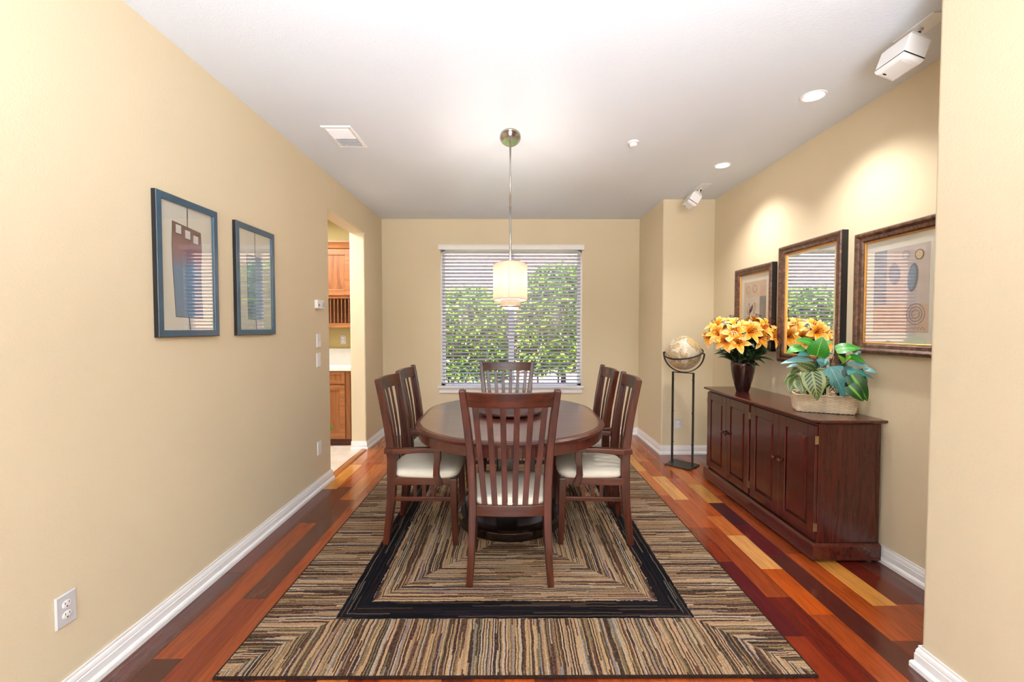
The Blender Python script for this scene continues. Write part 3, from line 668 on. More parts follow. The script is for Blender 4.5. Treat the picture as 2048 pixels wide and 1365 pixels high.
# ------------------------------------------------------------------ dining chairs
PROF = [  # z, back-post centre x, y, width, depth
 (0.0, .212, -.237, .034, .036), (.12, .204, -.222, .038, .044), (.26, .198, -.206, .042, .052), (.40, .195, -.200, .044, .056), (.52, .197, -.200, .044, .054),
 (.64, .203, -.207, .042, .050), (.76, .212, -.222, .040, .046), (.88, .224, -.242, .038, .042), (.98, .236, -.260, .036, .038), (1.028, .242, -.270, .034, .036), (1.036, .2425, -.271, .026, .028)]
def prof(z):
    for a, b in zip(PROF[:-1], PROF[1:]):
        if z <= b[0]:
            f = (z - a[0]) / (b[0] - a[0]); return [a[i] + (b[i] - a[i]) * f for i in range(5)]
    return list(PROF[-1])
def bow(x, z): # backward curve of rails and slats
    m = .026 + .022 * max(0, min(1, (z - .4) / .6)); return m * (1 - (x / .24) ** 2)
def make_chair(arms, label, loc, rz, group):
    t = thing('dining_armchair' if arms else 'dining_chair', label, 'chair', (loc[0], loc[1], RZ), rz, group)
    for s in (-1, 1):
        pts = [(s * p[1], p[2], p[0]) for p in [prof(z) for z in [0, .06, .12, .19, .26, .33, .40, .46, .52, .58, .64, .70, .76, .82, .88, .93, .98, 1.028, 1.036]]]
        wh = [(p[3], p[4]) for p in [prof(z) for z in [0, .06, .12, .19, .26, .33, .40, .46, .52, .58, .64, .70, .76, .82, .88, .93, .98, 1.028, 1.036]]]
        obj('back_post', sweep_rect(pts, wh, (1, 0, 0)), M['cherry'], t, bevel=.006, seg=3)
        obj('front_leg', sweep_rect([(s * .222, .197, 0), (s * .218, .190, .2), (s * .215, .185, .415)], [(.032, .032), (.040, .040), (.046, .046)], (1, 0, 0)), M['cherry'], t, bevel=.004)
        # side rail, stretcher and spindles
        obj('seat_rail', bx(s * .205 - .012, s * .205 + .012, -.18, .175, .372, .418), M['cherryy'], t, bevel=.002)
        obj('side_stretcher', sweep_rect([(s * .203, -.205, .283), (s * .212, .19, .283)], (.018, .026), (1, 0, 0)), M['cherryy'], t, bevel=.002)
        for q in (-.055, 0, .055): obj('spindle', bx(s * .206 - .006, s * .206 + .006, q - .011, q + .011, .293, .374), M['cherry'], t)
    zz = [(-.24, .24)]
    def rail(z0, z1, xw, yoff, th, name):
        ring = []
        for i in range(17):
            x = -xw + 2 * xw * i / 16; r = []
            for (z, dy) in ((z0, -th / 2), (z1, -th / 2), (z1, th / 2), (z0, th / 2)):
                r.append((x, prof(z)[2] - bow(x, z) + dy + yoff, z))
            ring.append(r)
        return obj(name, loft(ring), M['cherryx'], t, bevel=.003)
    rail(.944, 1.022, .236, .006, .024, 'top_rail')
    rail(.366, .424, .186, .0, .024, 'rear_seat_rail')
    obj('front_seat_rail', bx(-.2, .2, .177, .199, .372, .418), M['cherryx'], t, bevel=.002)
    for j in range(6):
        f = (j - 2.5); pts = []; 
        for i in range(15):
            z = .41 + (.955 - .41) * i / 14; x = f * (.0525 + (.0715 - .0525) * i / 14)
            pts.append((x, prof(z)[2] - bow(x, z) + .003, z))
        obj('slat', sweep_rect(pts, (.030, .0095), (1, 0, 0)), M['cherry'], t, bevel=.002)
    # cushion
    rings = []
    def out(e, z, n=40):
        r = []
        for i in range(n):
            a = 2 * PI * i / n; ca, sa = math.cos(a), math.sin(a); p = .38
            x = math.copysign(abs(ca) ** p, ca); y = math.copysign(abs(sa) ** p, sa)
            w = .224 + .012 * y
            yb = y * .205 + .005 - (.03 * (1 - x * x) if y < 0 else -.012 * (1 - x * x))
            r.append((x * (w - e), yb * (1 - e / .22), z))
        return r
    for e, z in ((.02, .412), (.006, .418), (0, .432), (.003, .448), (.014, .460), (.04, .468), (.09, .474), (.16, .477), (.21, .478)): rings.append(out(e, z))
    obj('seat_cushion', loft(rings), M['cushion'], t, True)
    if arms:
        for s in (-1, 1):
            xo = s * .238
            a = [(s * .226, -.235, .592), (s * .234, -.18, .588), (xo, -.1, .594), (xo, -.02, .599), (s * .240, .06, .600), (s * .240, .112, .598)]
            obj('armrest', sweep_rect(a, [(.03, .034), (.046, .036), (.044, .032), (.042, .030), (.040, .030), (.038, .030)], (1, 0, 0)), M['cherryy'], t, bevel=.005, seg=3)
            b = [(s * .240, .090, .60), (s * .240, .094, .55), (s * .238, .084, .50), (s * .233, .082, .44), (s * .231, .100, .385), (s * .231, .104, .372)]
            obj('arm_support', sweep_rect(b, [(.026, .042), (.026, .040), (.026, .036), (.026, .040), (.026, .042), (.026, .036)], (1, 0, 0)), M['cherry'], t, bevel=.004)
    return t
T = lambda x, y, a: Matrix.Translation((x, y, RZ)) @ Matrix.Rotation(a, 4, 'Z')
c1 = make_chair(False, 'armless slat-back dining chair nearest the camera, its back to us', (0, 2.475), 0, 'chairs around the dining table')
dup(c1, T(-.03, 3.83, PI), 'armless slat-back dining chair at the far end, in front of window')
c2 = make_chair(True, 'slat-back armchair on left side of table, nearer the camera', (-.535, 2.90), -PI / 2, 'chairs around the dining table')
dup(c2, T(-.545, 3.43, -PI / 2), 'slat-back armchair on left side of table, nearer the window')
dup(c2, T(.527, 2.895, PI / 2 - math.radians(4)), 'slat-back armchair on right side of table, nearer the camera')
dup(c2, T(.515, 3.45, PI / 2), 'slat-back armchair on right side of table, nearer the window')

# ------------------------------------------------------------------ sideboard
X0, X1, Y0, Y1 = 1.745, 2.14, 2.475, 3.905
t = thing('sideboard', 'long dark cherry sideboard with four raised-panel doors', 'sideboard', (1.94, 3.19, 0))
def k(bm): bmesh.ops.translate(bm, verts=bm.verts, vec=(-1.94, -3.19, 0)); return bm
FX = X0 + .035
obj('body', k(bx(FX, X1, Y0 + .02, Y1 - .02, .11, .803)), M['cab'], t, bevel=.002)
cc = .05
def foot(o): return [(X0 - o, Y0 - o + cc * 0), (X1, Y0 - o), (X1, Y1 + o), (X0 - o, Y1 + o)]
bm = loft([[(a, b, z) for a, b in foot(o)] for o, z in ((-.004, .012), (0, .015), (0, .02), (-.002, .022), (0, .024), (0, .03), (-.002, .032), (0, .034), (0, .095), (-.003, .104), (-.012, .11))])
obj('plinth', k(bm), M['caby'], t)
def top(o):
    c = .07; return [(X0 - o + c, Y0 - o), (X1 + .005, Y0 - o), (X1 + .005, Y1 + o), (X0 - o + c, Y1 + o), (X0 - o, Y1 + o - c * .9), (X0 - o, Y0 - o + c * .9)]
def top(o): return [(X0 - o, Y0 - o + .03), (X0 - o + .03, Y0 - o), (X1 + .01, Y0 - o), (X1 + .01, Y1 + o), (X0 - o + .03, Y1 + o), (X0 - o, Y1 + o - .03)]
bm = loft([[(a, b, z) for a, b in top(o)] for o, z in ((-.02, .803), (-.012, .806), (.004, .811), (.012, .818), (.014, .826), (.010, .829), (.004, .830))])
obj('top', k(bm), M['caby'], t)
def door(y0, y1, knob_at, hinge_y):
    z0, z1 = .125, .79; fr = .062; th = .018
    bm = B(); box(bm, FX - th, FX - .001, y0, y0 + fr, z0, z1); box(bm, FX - th, FX - .001, y1 - fr, y1, z0, z1)
    box(bm, FX - th, FX - .001, y0 + fr, y1 - fr, z0, z0 + fr); box(bm, FX - th, FX - .001, y0 + fr, y1 - fr, z1 - fr, z1)
    d = obj('door', k(bm), M['cab'], t, bevel=.002)
    a, b, c_, e = y0 + fr, y1 - fr, z0 + fr, z1 - fr
    pr = [(0, FX - .006), (.006, FX - .008), (.01, FX - .0085), (.022, FX - .0165), (.03, FX - .017)]
    obj('raised_panel', k(loft([[(x, a + i, c_ + i), (x, b - i, c_ + i), (x, b - i, e - i), (x, a + i, e - i)] for i, x in pr])), M['cab'], d)
    kn = lathe([(.0005, .030), (.010, .027), (.0145, .020), (.012, .012), (.006, .006), (.0055, 0), (.008, -.001)], 20)
    bmesh.ops.transform(kn, matrix=Matrix.Translation((FX - th, knob_at, .50)) @ Matrix.Rotation(-PI / 2, 4, 'Y'), verts=kn.verts)
    obj('knob', k(kn), M['cab'], d, True)
    for hz in (.2, .71):
        obj('hinge', k(bx(FX - th - .002, FX - .002, hinge_y - .0025, hinge_y + .0025, hz - .024, hz + .024)), M['brass'], d)
dw = (Y1 - .02 - (Y0 + .02) - .03) / 4
ya = Y0 + .02 + .004
door(ya, ya + dw - .003, ya + dw - .03, ya - .004)
door(ya + dw, ya + 2 * dw - .003, ya + dw + .028, ya + 2 * dw + .003)
yb = ya + 2 * dw + .022
door(yb, yb + dw - .003, yb + dw - .03, yb - .004)
door(yb + dw, yb + 2 * dw - .003, yb + dw + .028, yb + 2 * dw + .002)
obj('centre_gap', k(bx(FX - .004, FX - .0005, ya + 2 * dw, yb, .12, .8)), M['dark'], t)
for x in (X0 + .04, X1 - .04):
    for y in (Y0 + .04, Y1 - .04): obj('foot_glide', k(lathe([(.014, 0), (.016, .006), (.012, .014)], 16, c=(x, y, 0))), M['plastic'], t)

# ------------------------------------------------------------------ floor globe
t = thing('floor_globe', 'antique cream globe on a tall black metal floor stand', 'globe', (1.695, 4.265, 0), -math.radians(46))
obj('base_plate', bx(-.128, .128, -.115, .115, .004, .014), M['black'], t, bevel=.002)
bm = B()
for a in (-.11, .11):
    for b in (-.1, .1): lathe([(.01, 0), (.01, .005)], 10, c=(a, b, 0), bm=bm)
obj('foot', bm, M['black'], t)
for s in (-1, 1):
    u = obj('upright', bx(s * .103 - .004, s * .103 + .004, -.016, .016, .014, .918), M['black'], t)
    for z in (.22, .53, .85): obj('bolt', bx(s * .103 - (.014 if s > 0 else -.004), s * .103 + (.014 if s < 0 else -.004), -.005, .005, z - .004, z + .004), M['black'], u)
obj('crossbar', bx(-.107, .107, -.012, .012, .914, .922), M['black'], t)
R = .203; gz = 1.112
pts = [(R * math.cos(a), 0, gz + R * math.sin(a) * .93) for a in [PI + PI * i / 36 for i in range(37)]]
obj('cradle_arc', sweep_rect(pts, (.022, .007), (0, 1, 0)), M['black'], t)
obj('cradle_tip', tube([(-R, 0, gz), (-.175, 0, gz)], .006, 8), M['black'], t); obj('cradle_tip', tube([(R, 0, gz), (.175, 0, gz)], .006, 8), M['black'], t)
Rm = Matrix.Translation((0, 0, gz)) @ Matrix.Rotation(math.radians(17), 4, 'X')
bm = tube([Rm @ Vector((.178 * math.cos(a), .178 * math.sin(a), 0)) for a in [2 * PI * i / 64 for i in range(64)]], .0065, 8, closed=True)
obj('meridian_ring', bm, M['black'], t, True)
bm = B(); bmesh.ops.create_uvsphere(bm, u_segments=64, v_segments=32, radius=.166)
gb = obj('globe_ball', bm, M['globe'], t, True); gb.location = (0, 0, gz + .002); gb.rotation_euler = (math.radians(-30), math.radians(18), .4)
# a tan continent raised on the ball
con = B(); 
shape = [(0, 1.0), (.55, .95), (.9, .6), (.8, .25), (.55, .1), (.5, -.3), (.3, -.8), (.05, -1), (-.12, -.6), (-.15, -.1), (-.55, .05), (-.85, .35), (-.7, .75), (-.35, .95)]
rings = []
for sc in (.02, .35, .7, 1):
    rr = []
    for a, b in shape:
        v = Vector((a * .047 * sc, -1 * .166, b * .05 * sc)).normalized() * .1664; rr.append(v)
    rings.append(rr)
loft(rings, True, False, con); bmesh.ops.transform(con, matrix=Matrix.Rotation(math.radians(58), 4, 'Z') @ Matrix.Rotation(math.radians(-34), 4, 'X'), verts=con.verts)
cn = obj('continent', con, plain('tan_continent', (208, 178, 124), .35, vary=.12, coat=.4), t, True); cn.location = (0, 0, gz + .002)

# ------------------------------------------------------------------ leaves
def leaf_mesh(bm, base, tip, L_w, normal, shape='heart', fold=.18, droop=.12, n=9, m=4, uv=None):
    base, tip = Vector(base), Vector(tip); d = tip - base; L = d.length; d.normalize(); nrm = Vector(normal); nrm = (nrm - d * nrm.dot(d)).normalized(); s = d.cross(nrm)
    uv = uv or bm.loops.layers.uv.verify()
    def wd(t):
        if shape == 'heart': return math.sin(PI * min(1, (t + .10) / 1.1) ** .62) ** .8
        if shape == 'lance': return math.sin(PI * t ** .8) ** .9
        if shape == 'arrow': return max(.03, (1 - t) ** .75 * min(1, t * 9 + .15) * (1 + .25 * math.sin(t * 16)))
        if shape == 'petal': return math.sin(PI * min(1, .06 + .94 * t) ** 1.05) ** .75
        return math.sin(PI * t)
    G = []
    for i in range(n + 1):
        t = i / n; w = max(.004, wd(t)) * L_w / 2; row = []
        c = base + d * (L * t) + nrm * (droop * L * (math.sin(PI * t) - t * .0))
        for j in range(-m, m + 1):
            q = j / m; row.append((bm.verts.new(c + s * (w * q) + nrm * (fold * w * abs(q) - .10 * w * q * q)), (t, .5 + .5 * q)))
        G.append(row)
    for i in range(n):
        for j in range(2 * m):
            cs = [G[i][j], G[i][j + 1], G[i + 1][j + 1], G[i + 1][j]]
            f = bm.faces.new([c[0] for c in cs]); f.smooth = True
            for lp, c in zip(f.loops, cs): lp[uv].uv = c[1]
CAMP = Vector((0, 0, 1.36))

# ------------------------------------------------------------------ vase with lilies
VX, VY, VZ = 1.925, 3.60, .830
v = thing('flower_vase', 'dark bronze tapered vase holding orange lilies on the sideboard', 'vase', (VX, VY, VZ))
obj('body', lathe([(.0005, 0), (.044, 0), (.047, .004), (.060, .05), (.076, .11), (.087, .17), (.091, .22), (.0905, .258), (.088, .258), (.086, .22), (.07, .11), (.0005, .09)], 64), M['vase'], v, True)
rnd = random.Random(21)
bo = Vector((VX, VY, VZ + .25))
# bloom centre and facing direction
fl = [((-.13, -.17, .205), (-.35, -1, .15)), ((-.04, -.19, .285), (.1, -1, .2)), ((-.23, -.04, .27), (-1, -.6, .45)), ((-.20, .05, .345), (-.7, -.2, .8)), ((-.09, -.08, .345), (-.2, -.6, 1)),
      ((.03, -.05, .33), (.0, -.6, 1)), ((.10, -.12, .315), (.3, -.9, .8)), ((.17, -.06, .345), (.4, -.6, 1)), ((.15, .08, .385), (.3, -.2, 1)), ((-.05, .10, .375), (0, -.3, 1)),
      ((.165, -.15, .25), (.7, -.9, .15)), ((-.25, .06, .24), (-1, -.2, .2)), ((.10, .17, .33), (.2, .8, .6)), ((-.10, .2, .30), (-.3, .9, .5)), ((.01, .22, .24), (0, 1, .1)), ((-.14, -.13, .28), (-.5, -1, .5)), ((.06, -.15, .24), (.3, -1, -.1)), ((-.2, -.1, .215), (-.8, -.8, 0)), ((.21, .02, .29), (.9, -.4, .5))]
labs = {0: 'orange lily hanging lowest at the front left of the bouquet', 1: 'wide open orange lily at the front centre of the bouquet', 2: 'orange lily turned left at the outer left of the bouquet',
        3: 'orange lily highest on the left of the bouquet', 8: 'orange lily highest on the right of the bouquet', 10: 'orange lily drooping at the right edge of the bouquet'}
for i, (c, d) in enumerate(fl):
    c = bo + Vector(c) - Vector((0, 0, .04)); d = Vector(d).normalized()
    t = thing('lily', labs.get(i, 'orange lily bloom among the crowded top of the vase bouquet'), 'flower', tuple(c), group='orange lilies in the vase')
    u = d.orthogonal().normalized(); w = d.cross(u); back = -d * .035
    for q in range(6):
        a = 2 * PI * q / 6 + rnd.uniform(-.1, .1) + i; r = u * math.cos(a) + w * math.sin(a)
        bm = B(); ll = rnd.uniform(.098, .112) * (1 if q % 2 else .94)
        leaf_mesh(bm, back + r * .006, r * ll + d * rnd.uniform(-.005, .022), .054 if q % 2 else .044, -r * .3 + d * 1.0 if 0 else d, 'petal', .22, .22)
        obj('petal', bm, M['petal'], t)
    bm = B()
    for q in range(6):
        a = 2 * PI * q / 6; r = u * math.cos(a) + w * math.sin(a); e = d * .045 + r * .02
        tube([back, e], .0012, 5, bm); tube([e - w * .005, e + w * .005], .0024, 5, bm)
    obj('stamens', bm, M['bud'], t)
    p0 = Vector((VX + c.x * 0 + (c.x - VX) * .12, VY + (c.y - VY) * .12, VZ + .2)) - c
    obj('stem', tube([p0, p0 * .45 + Vector((0, 0, -.02)), back], .0028, 6), M['stem'], t)
for i, (a, b, lab) in enumerate([((-.14, .0, .33), (-.02, -.02, .30), 'long maroon lily bud lying across the left of the bouquet'), ((.06, .02, .40), (.085, .02, .47), 'maroon lily bud pointing up from the bouquet centre'), ((-.13, -.08, .24), (-.12, -.13, .33), 'short maroon lily bud at the front left of the bouquet')]):
    a = bo + Vector(a); b = bo + Vector(b); t = thing('lily_bud', lab, 'flower bud', tuple(a))
    dd = b - a
    obj('bud', tube([(0, 0, 0), dd * .3, dd * .7, dd], [.004, .010, .008, .002], 10), M['bud'], t, True)
    obj('stem', tube([(0, 0, 0), Vector((VX, VY, VZ + .2)) - a], .0025, 6), M['stem'], t)
t = thing('lily_foliage', 'dark green lily leaves spilling around the rim of the vase', 'foliage', (VX, VY, VZ + .25))
for i in range(99):
    a = 2 * PI * i * .381966; lvl = i / 99; rr = rnd.uniform(.13, .235) * (1 - .1 * lvl); z = .0 + .23 * lvl
    bs = Vector((math.cos(a) * .03, math.sin(a) * .03, z - .03)); tp = Vector((math.cos(a) * rr, math.sin(a) * rr, z + rnd.uniform(-.055, .05)))
    bm = B(); leaf_mesh(bm, bs, tp, rnd.uniform(.042, .058), (rnd.uniform(-.5, .5), rnd.uniform(-.9, 0), .8), 'lance', .25, .2); obj('leaf', bm, M['lilyleaf'], t)
bm = B()
for i in range(7):
    a = i * .9; tube([(math.cos(a) * .03, math.sin(a) * .03, -.1), (math.cos(a) * .06, math.sin(a) * .06, .2)], .003, 6, bm)
obj('stem', bm, M['stem'], t)

# ------------------------------------------------------------------ basket
ang = math.radians(-22.8); bw, bd = .30, .165; bc = Vector((1.815, 2.735, 0)) + Vector((math.cos(ang), math.sin(ang), 0)) * bw / 2 + Vector((-math.sin(ang), math.cos(ang), 0)) * bd / 2
bk = thing('wicker_basket', 'pale woven wicker basket with tall handle on the sideboard', 'basket', (bc.x, bc.y, .830), ang)
def rrect(hw, hd, r=.03, n=112):
    """n points evenly around a rounded rectangle"""
    segs = []; per = 4 * (hw + hd - 2 * r) + 2 * PI * r; out = []
    for i in range(n):
        s = per * i / n; a = 2 * (hw - r); b = 2 * (hd - r); q = PI * r / 2
        for k_ in range(4):
            ln = a if k_ % 2 == 0 else b
            if s < ln:
                base = [(-hw + r + s, -hd), (hw, -hd + r + s), (hw - r - s, hd), (-hw, hd - r - s)][k_]; nn = [(0, -1), (1, 0), (0, 1), (-1, 0)][k_]; out.append((base, nn)); break
            s -= ln
            if s < q:
                an = -PI / 2 + k_ * PI / 2 + s / r; cc_ = [(hw - r, -hd + r), (hw - r, hd - r), (-hw + r, hd - r), (-hw + r, -hd + r)][k_]
                out.append(((cc_[0] + r * math.cos(an), cc_[1] + r * math.sin(an)), (math.cos(an), math.sin(an)))); break
            s -= q
    return out
hz = .108; rows = 13; bm = B(); N_ = 144; stakes = 36
for r_ in range(rows):
    f = r_ / (rows - 1); hw_, hd_ = bw / 2 + .016 * f, bd / 2 + .012 * f; pts = []
    for i, (p, nn) in enumerate(rrect(hw_, hd_, .025, N_)):
        ph = math.sin(2 * PI * i / N_ * stakes / 2 + (PI if r_ % 2 else 0)); o = .0032 * ph
        pts.append((p[0] + nn[0] * o, p[1] + nn[1] * o, .006 + f * (hz - .012)))
    tube(pts, .0042, 6, bm, True)
obj('woven_side', bm, M['wicker'], bk, True)
bm = B()
st0, st1 = rrect(bw / 2, bd / 2, .025, stakes), rrect(bw / 2 + .016, bd / 2 + .012, .025, stakes)
for (a, _), (b, _) in zip(st0, st1): tube([(a[0], a[1], 0), (b[0], b[1], hz)], .0032, 6, bm)
obj('stake', bm, M['wicker'], bk, True)
bm = B()
for off in (0, PI):
    tube([(p[0] + nn[0] * .004 * math.cos(i * .55 + off), p[1] + nn[1] * .004 * math.cos(i * .55 + off), hz + .004 * math.sin(i * .55 + off)) for i, (p, nn) in enumerate(rrect(bw / 2 + .017, bd / 2 + .013, .025, N_))], .0045, 6, bm, True)
obj('rim_braid', bm, M['wicker'], bk, True)
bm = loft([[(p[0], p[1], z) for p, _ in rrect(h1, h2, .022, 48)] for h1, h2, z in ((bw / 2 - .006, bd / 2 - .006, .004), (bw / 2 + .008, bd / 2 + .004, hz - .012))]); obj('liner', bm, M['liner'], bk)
hp = []
for i in range(33):
    a = PI * i / 32; hp.append((.0 + .002, -(bd / 2 + .012) * math.cos(a) * (1 if True else 1), .06 + .375 * math.sin(a) ** .6))
obj('handle', sweep_rect(hp, (.016, .009), (1, 0, 0)), M['wicker'], bk, bevel=.003)

# leaves in the basket; coordinates measured from the room, metres
LEAVES = '''
H heart heart 1.832 2.600 1.189 1.844 2.570 1.306 0.116 -0.550 -0.750 0.350
H heart heart 1.869 2.660 1.249 1.738 2.660 1.283 0.080 -0.450 -0.600 0.750
H heart heart 1.788 2.660 1.240 1.683 2.660 1.200 0.068 -0.450 -0.600 0.750
H heart heart 1.940 2.700 1.253 1.965 2.650 1.272 0.047 -0.450 -0.600 0.750
H heart heart 1.959 2.620 1.225 2.076 2.570 1.236 0.083 -0.450 -0.600 0.750
H heart heart 2.024 2.600 1.189 2.084 2.550 1.151 0.050 -0.450 -0.600 0.750
H lime heart 1.985 2.580 1.149 1.920 2.550 1.200 0.031 -0.550 -0.750 0.350
H lime heart 1.992 2.580 1.178 2.002 2.550 1.190 0.031 -0.550 -0.750 0.350
T teal_pale lance 1.858 2.660 1.159 1.650 2.660 1.138 0.051 -0.450 -0.600 0.750
T teal_pale lance 1.804 2.700 1.130 1.714 2.700 1.111 0.026 -0.450 -0.600 0.750
T teal lance 1.805 2.640 1.203 1.720 2.610 1.192 0.042 -0.550 -0.750 0.350
T teal lance 1.829 2.600 1.168 1.891 2.570 1.141 0.045 -0.550 -0.750 0.350
T teal_pale lance 1.846 2.600 1.139 1.878 2.570 1.174 0.037 -0.550 -0.750 0.350
T teal arrow 1.869 2.540 1.132 1.936 2.510 0.955 0.109 -0.550 -0.750 0.350
T teal arrow 1.982 2.570 1.108 2.111 2.520 1.061 0.069 -0.450 -0.600 0.750
T teal_pale lance 2.017 2.600 1.143 2.105 2.550 1.131 0.041 -0.450 -0.600 0.750
T teal_pale lance 2.085 2.570 1.117 2.130 2.520 1.095 0.033 -0.450 -0.600 0.750
T teal_dark arrow 1.955 2.600 1.122 1.988 2.570 1.026 0.103 -0.550 -0.750 0.350
T teal_dark lance 1.961 2.620 1.129 2.011 2.570 1.104 0.058 -0.450 -0.600 0.750
T teal_dark heart 2.089 2.630 1.212 2.091 2.600 1.189 0.042 -0.550 -0.750 0.350
T teal_dark heart 1.914 2.660 1.159 1.859 2.630 1.111 0.063 -0.550 -0.750 0.350
C stripe heart 1.850 2.640 1.097 1.713 2.610 1.146 0.071 -0.550 -0.750 0.350
C stripe heart 1.768 2.600 1.097 1.728 2.570 1.045 0.054 -0.550 -0.750 0.350
C stripe heart 1.792 2.700 1.104 1.721 2.670 1.073 0.060 -0.550 -0.750 0.350
C stripe heart 1.793 2.720 1.068 1.694 2.690 1.008 0.061 -0.550 -0.750 0.350
C stripe heart 1.777 2.560 1.101 1.793 2.530 0.933 0.118 -0.550 -0.750 0.350
C stripe heart 1.824 2.580 1.095 1.875 2.550 1.106 0.049 -0.550 -0.750 0.350
C stripe heart 1.827 2.570 1.042 1.873 2.540 1.042 0.069 -0.550 -0.750 0.350
C stripe heart 1.745 2.660 1.048 1.693 2.630 0.967 0.072 -0.550 -0.750 0.350
C stripe heart 1.735 2.600 1.047 1.738 2.570 0.966 0.079 -0.550 -0.750 0.350
C stripe heart 1.816 2.640 1.085 1.735 2.610 0.970 0.067 -0.550 -0.750 0.350
D deep heart 1.992 2.540 1.087 2.069 2.510 0.933 0.089 -0.550 -0.750 0.350
D deep heart 1.974 2.530 1.023 2.037 2.500 0.934 0.076 -0.550 -0.750 0.350
D deep heart 2.061 2.570 1.075 2.084 2.540 1.001 0.057 -0.550 -0.750 0.350
D deep heart 2.014 2.600 1.080 2.010 2.570 0.993 0.066 -0.550 -0.750 0.350
D deep heart 2.064 2.600 1.097 2.087 2.570 1.059 0.070 -0.550 -0.750 0.350
D deep heart 1.988 2.620 1.078 1.975 2.590 1.015 0.071 -0.550 -0.750 0.350
D deep heart 1.935 2.640 1.076 1.894 2.610 0.991 0.071 -0.550 -0.750 0.350
D deep heart 1.847 2.680 1.132 1.882 2.650 1.092 0.064 -0.550 -0.750 0.350
'''
groups = {}
for ln in LEAVES.strip().splitlines():
    g_, mt, shp, *nums = ln.split(); nums = list(map(float, nums)); groups.setdefault(g_, []).append((mt, shp, nums))
names = {'H': ('philodendron_plant', 'artificial plant with big bright green heart-shaped leaves atop the basket'), 'T': ('eucalyptus_plant', 'artificial plant with pointed blue-green leaves in middle of the basket'),
         'C': ('prayer_plant', 'artificial prayer plant with striped leaves over the basket left side'), 'D': ('arrowhead_plant', 'artificial plant with dark green pale-veined leaves over the basket right side')}
for g_, ls in groups.items():
    root = Vector((bc.x + {'H': 0, 'T': .03, 'C': -.07, 'D': .08}[g_] * math.cos(ang), bc.y + {'H': .0, 'T': .02, 'C': .02, 'D': 0}[g_] + {'H': 0, 'T': .03, 'C': -.07, 'D': .08}[g_] * math.sin(ang), .93))
    t = thing(names[g_][0], names[g_][1], 'plant', tuple(root)); bm_s = B()
    for mt, shp, (bx_, by_, bz_, tx, ty, tz, w, nx, ny, nz) in ls:
        bm = B(); b0 = Vector((bx_, by_, bz_)) - root; t0 = Vector((tx, ty, tz)) - root
        leaf_mesh(bm, b0, t0, w, (nx, ny, nz), shp, .16, .10, 12, 4); obj('leaf', bm, M[mt], t)
        tube([(0, 0, 0), b0 * .5 + Vector((0, .01, .02)), b0], .0022, 5, bm_s)
    obj('stem', bm_s, M['stem'], t)

# tiny green sprig at the doorway edge
t = thing('leaf_sprig', 'tiny bright green leaf sprig at the kitchen doorway edge', 'leaf', (-1.592, 3.872, .47))
for a, b in (((0, 0, -.02), (0, -.012, .03)), ((0, 0, -.01), (.012, .018, .0)), ((0, 0, -.01), (.01, -.018, -.02))):
    bm = B(); leaf_mesh(bm, a, b, .026, (1, -.4, .1), 'heart', .2, .1, 6, 3); obj('leaf', bm, M['lime'], t)
obj('stem', tube([(-.004, .005, -.03), (0, 0, 0)], .0015, 5), M['stem'], t)

# ------------------------------------------------------------------ pictures
def flat(pts, z, th=.0006):
    return prism(pts, 2, z, z + th)
def ell(cx, cy, rx, ry, rot=0, n=32):
    return [(cx + rx * math.cos(a) * math.cos(rot) - ry * math.sin(a) * math.sin(rot), cy + rx * math.cos(a) * math.sin(rot) + ry * math.sin(a) * math.cos(rot)) for a in [2 * PI * i / n for i in range(n)]]
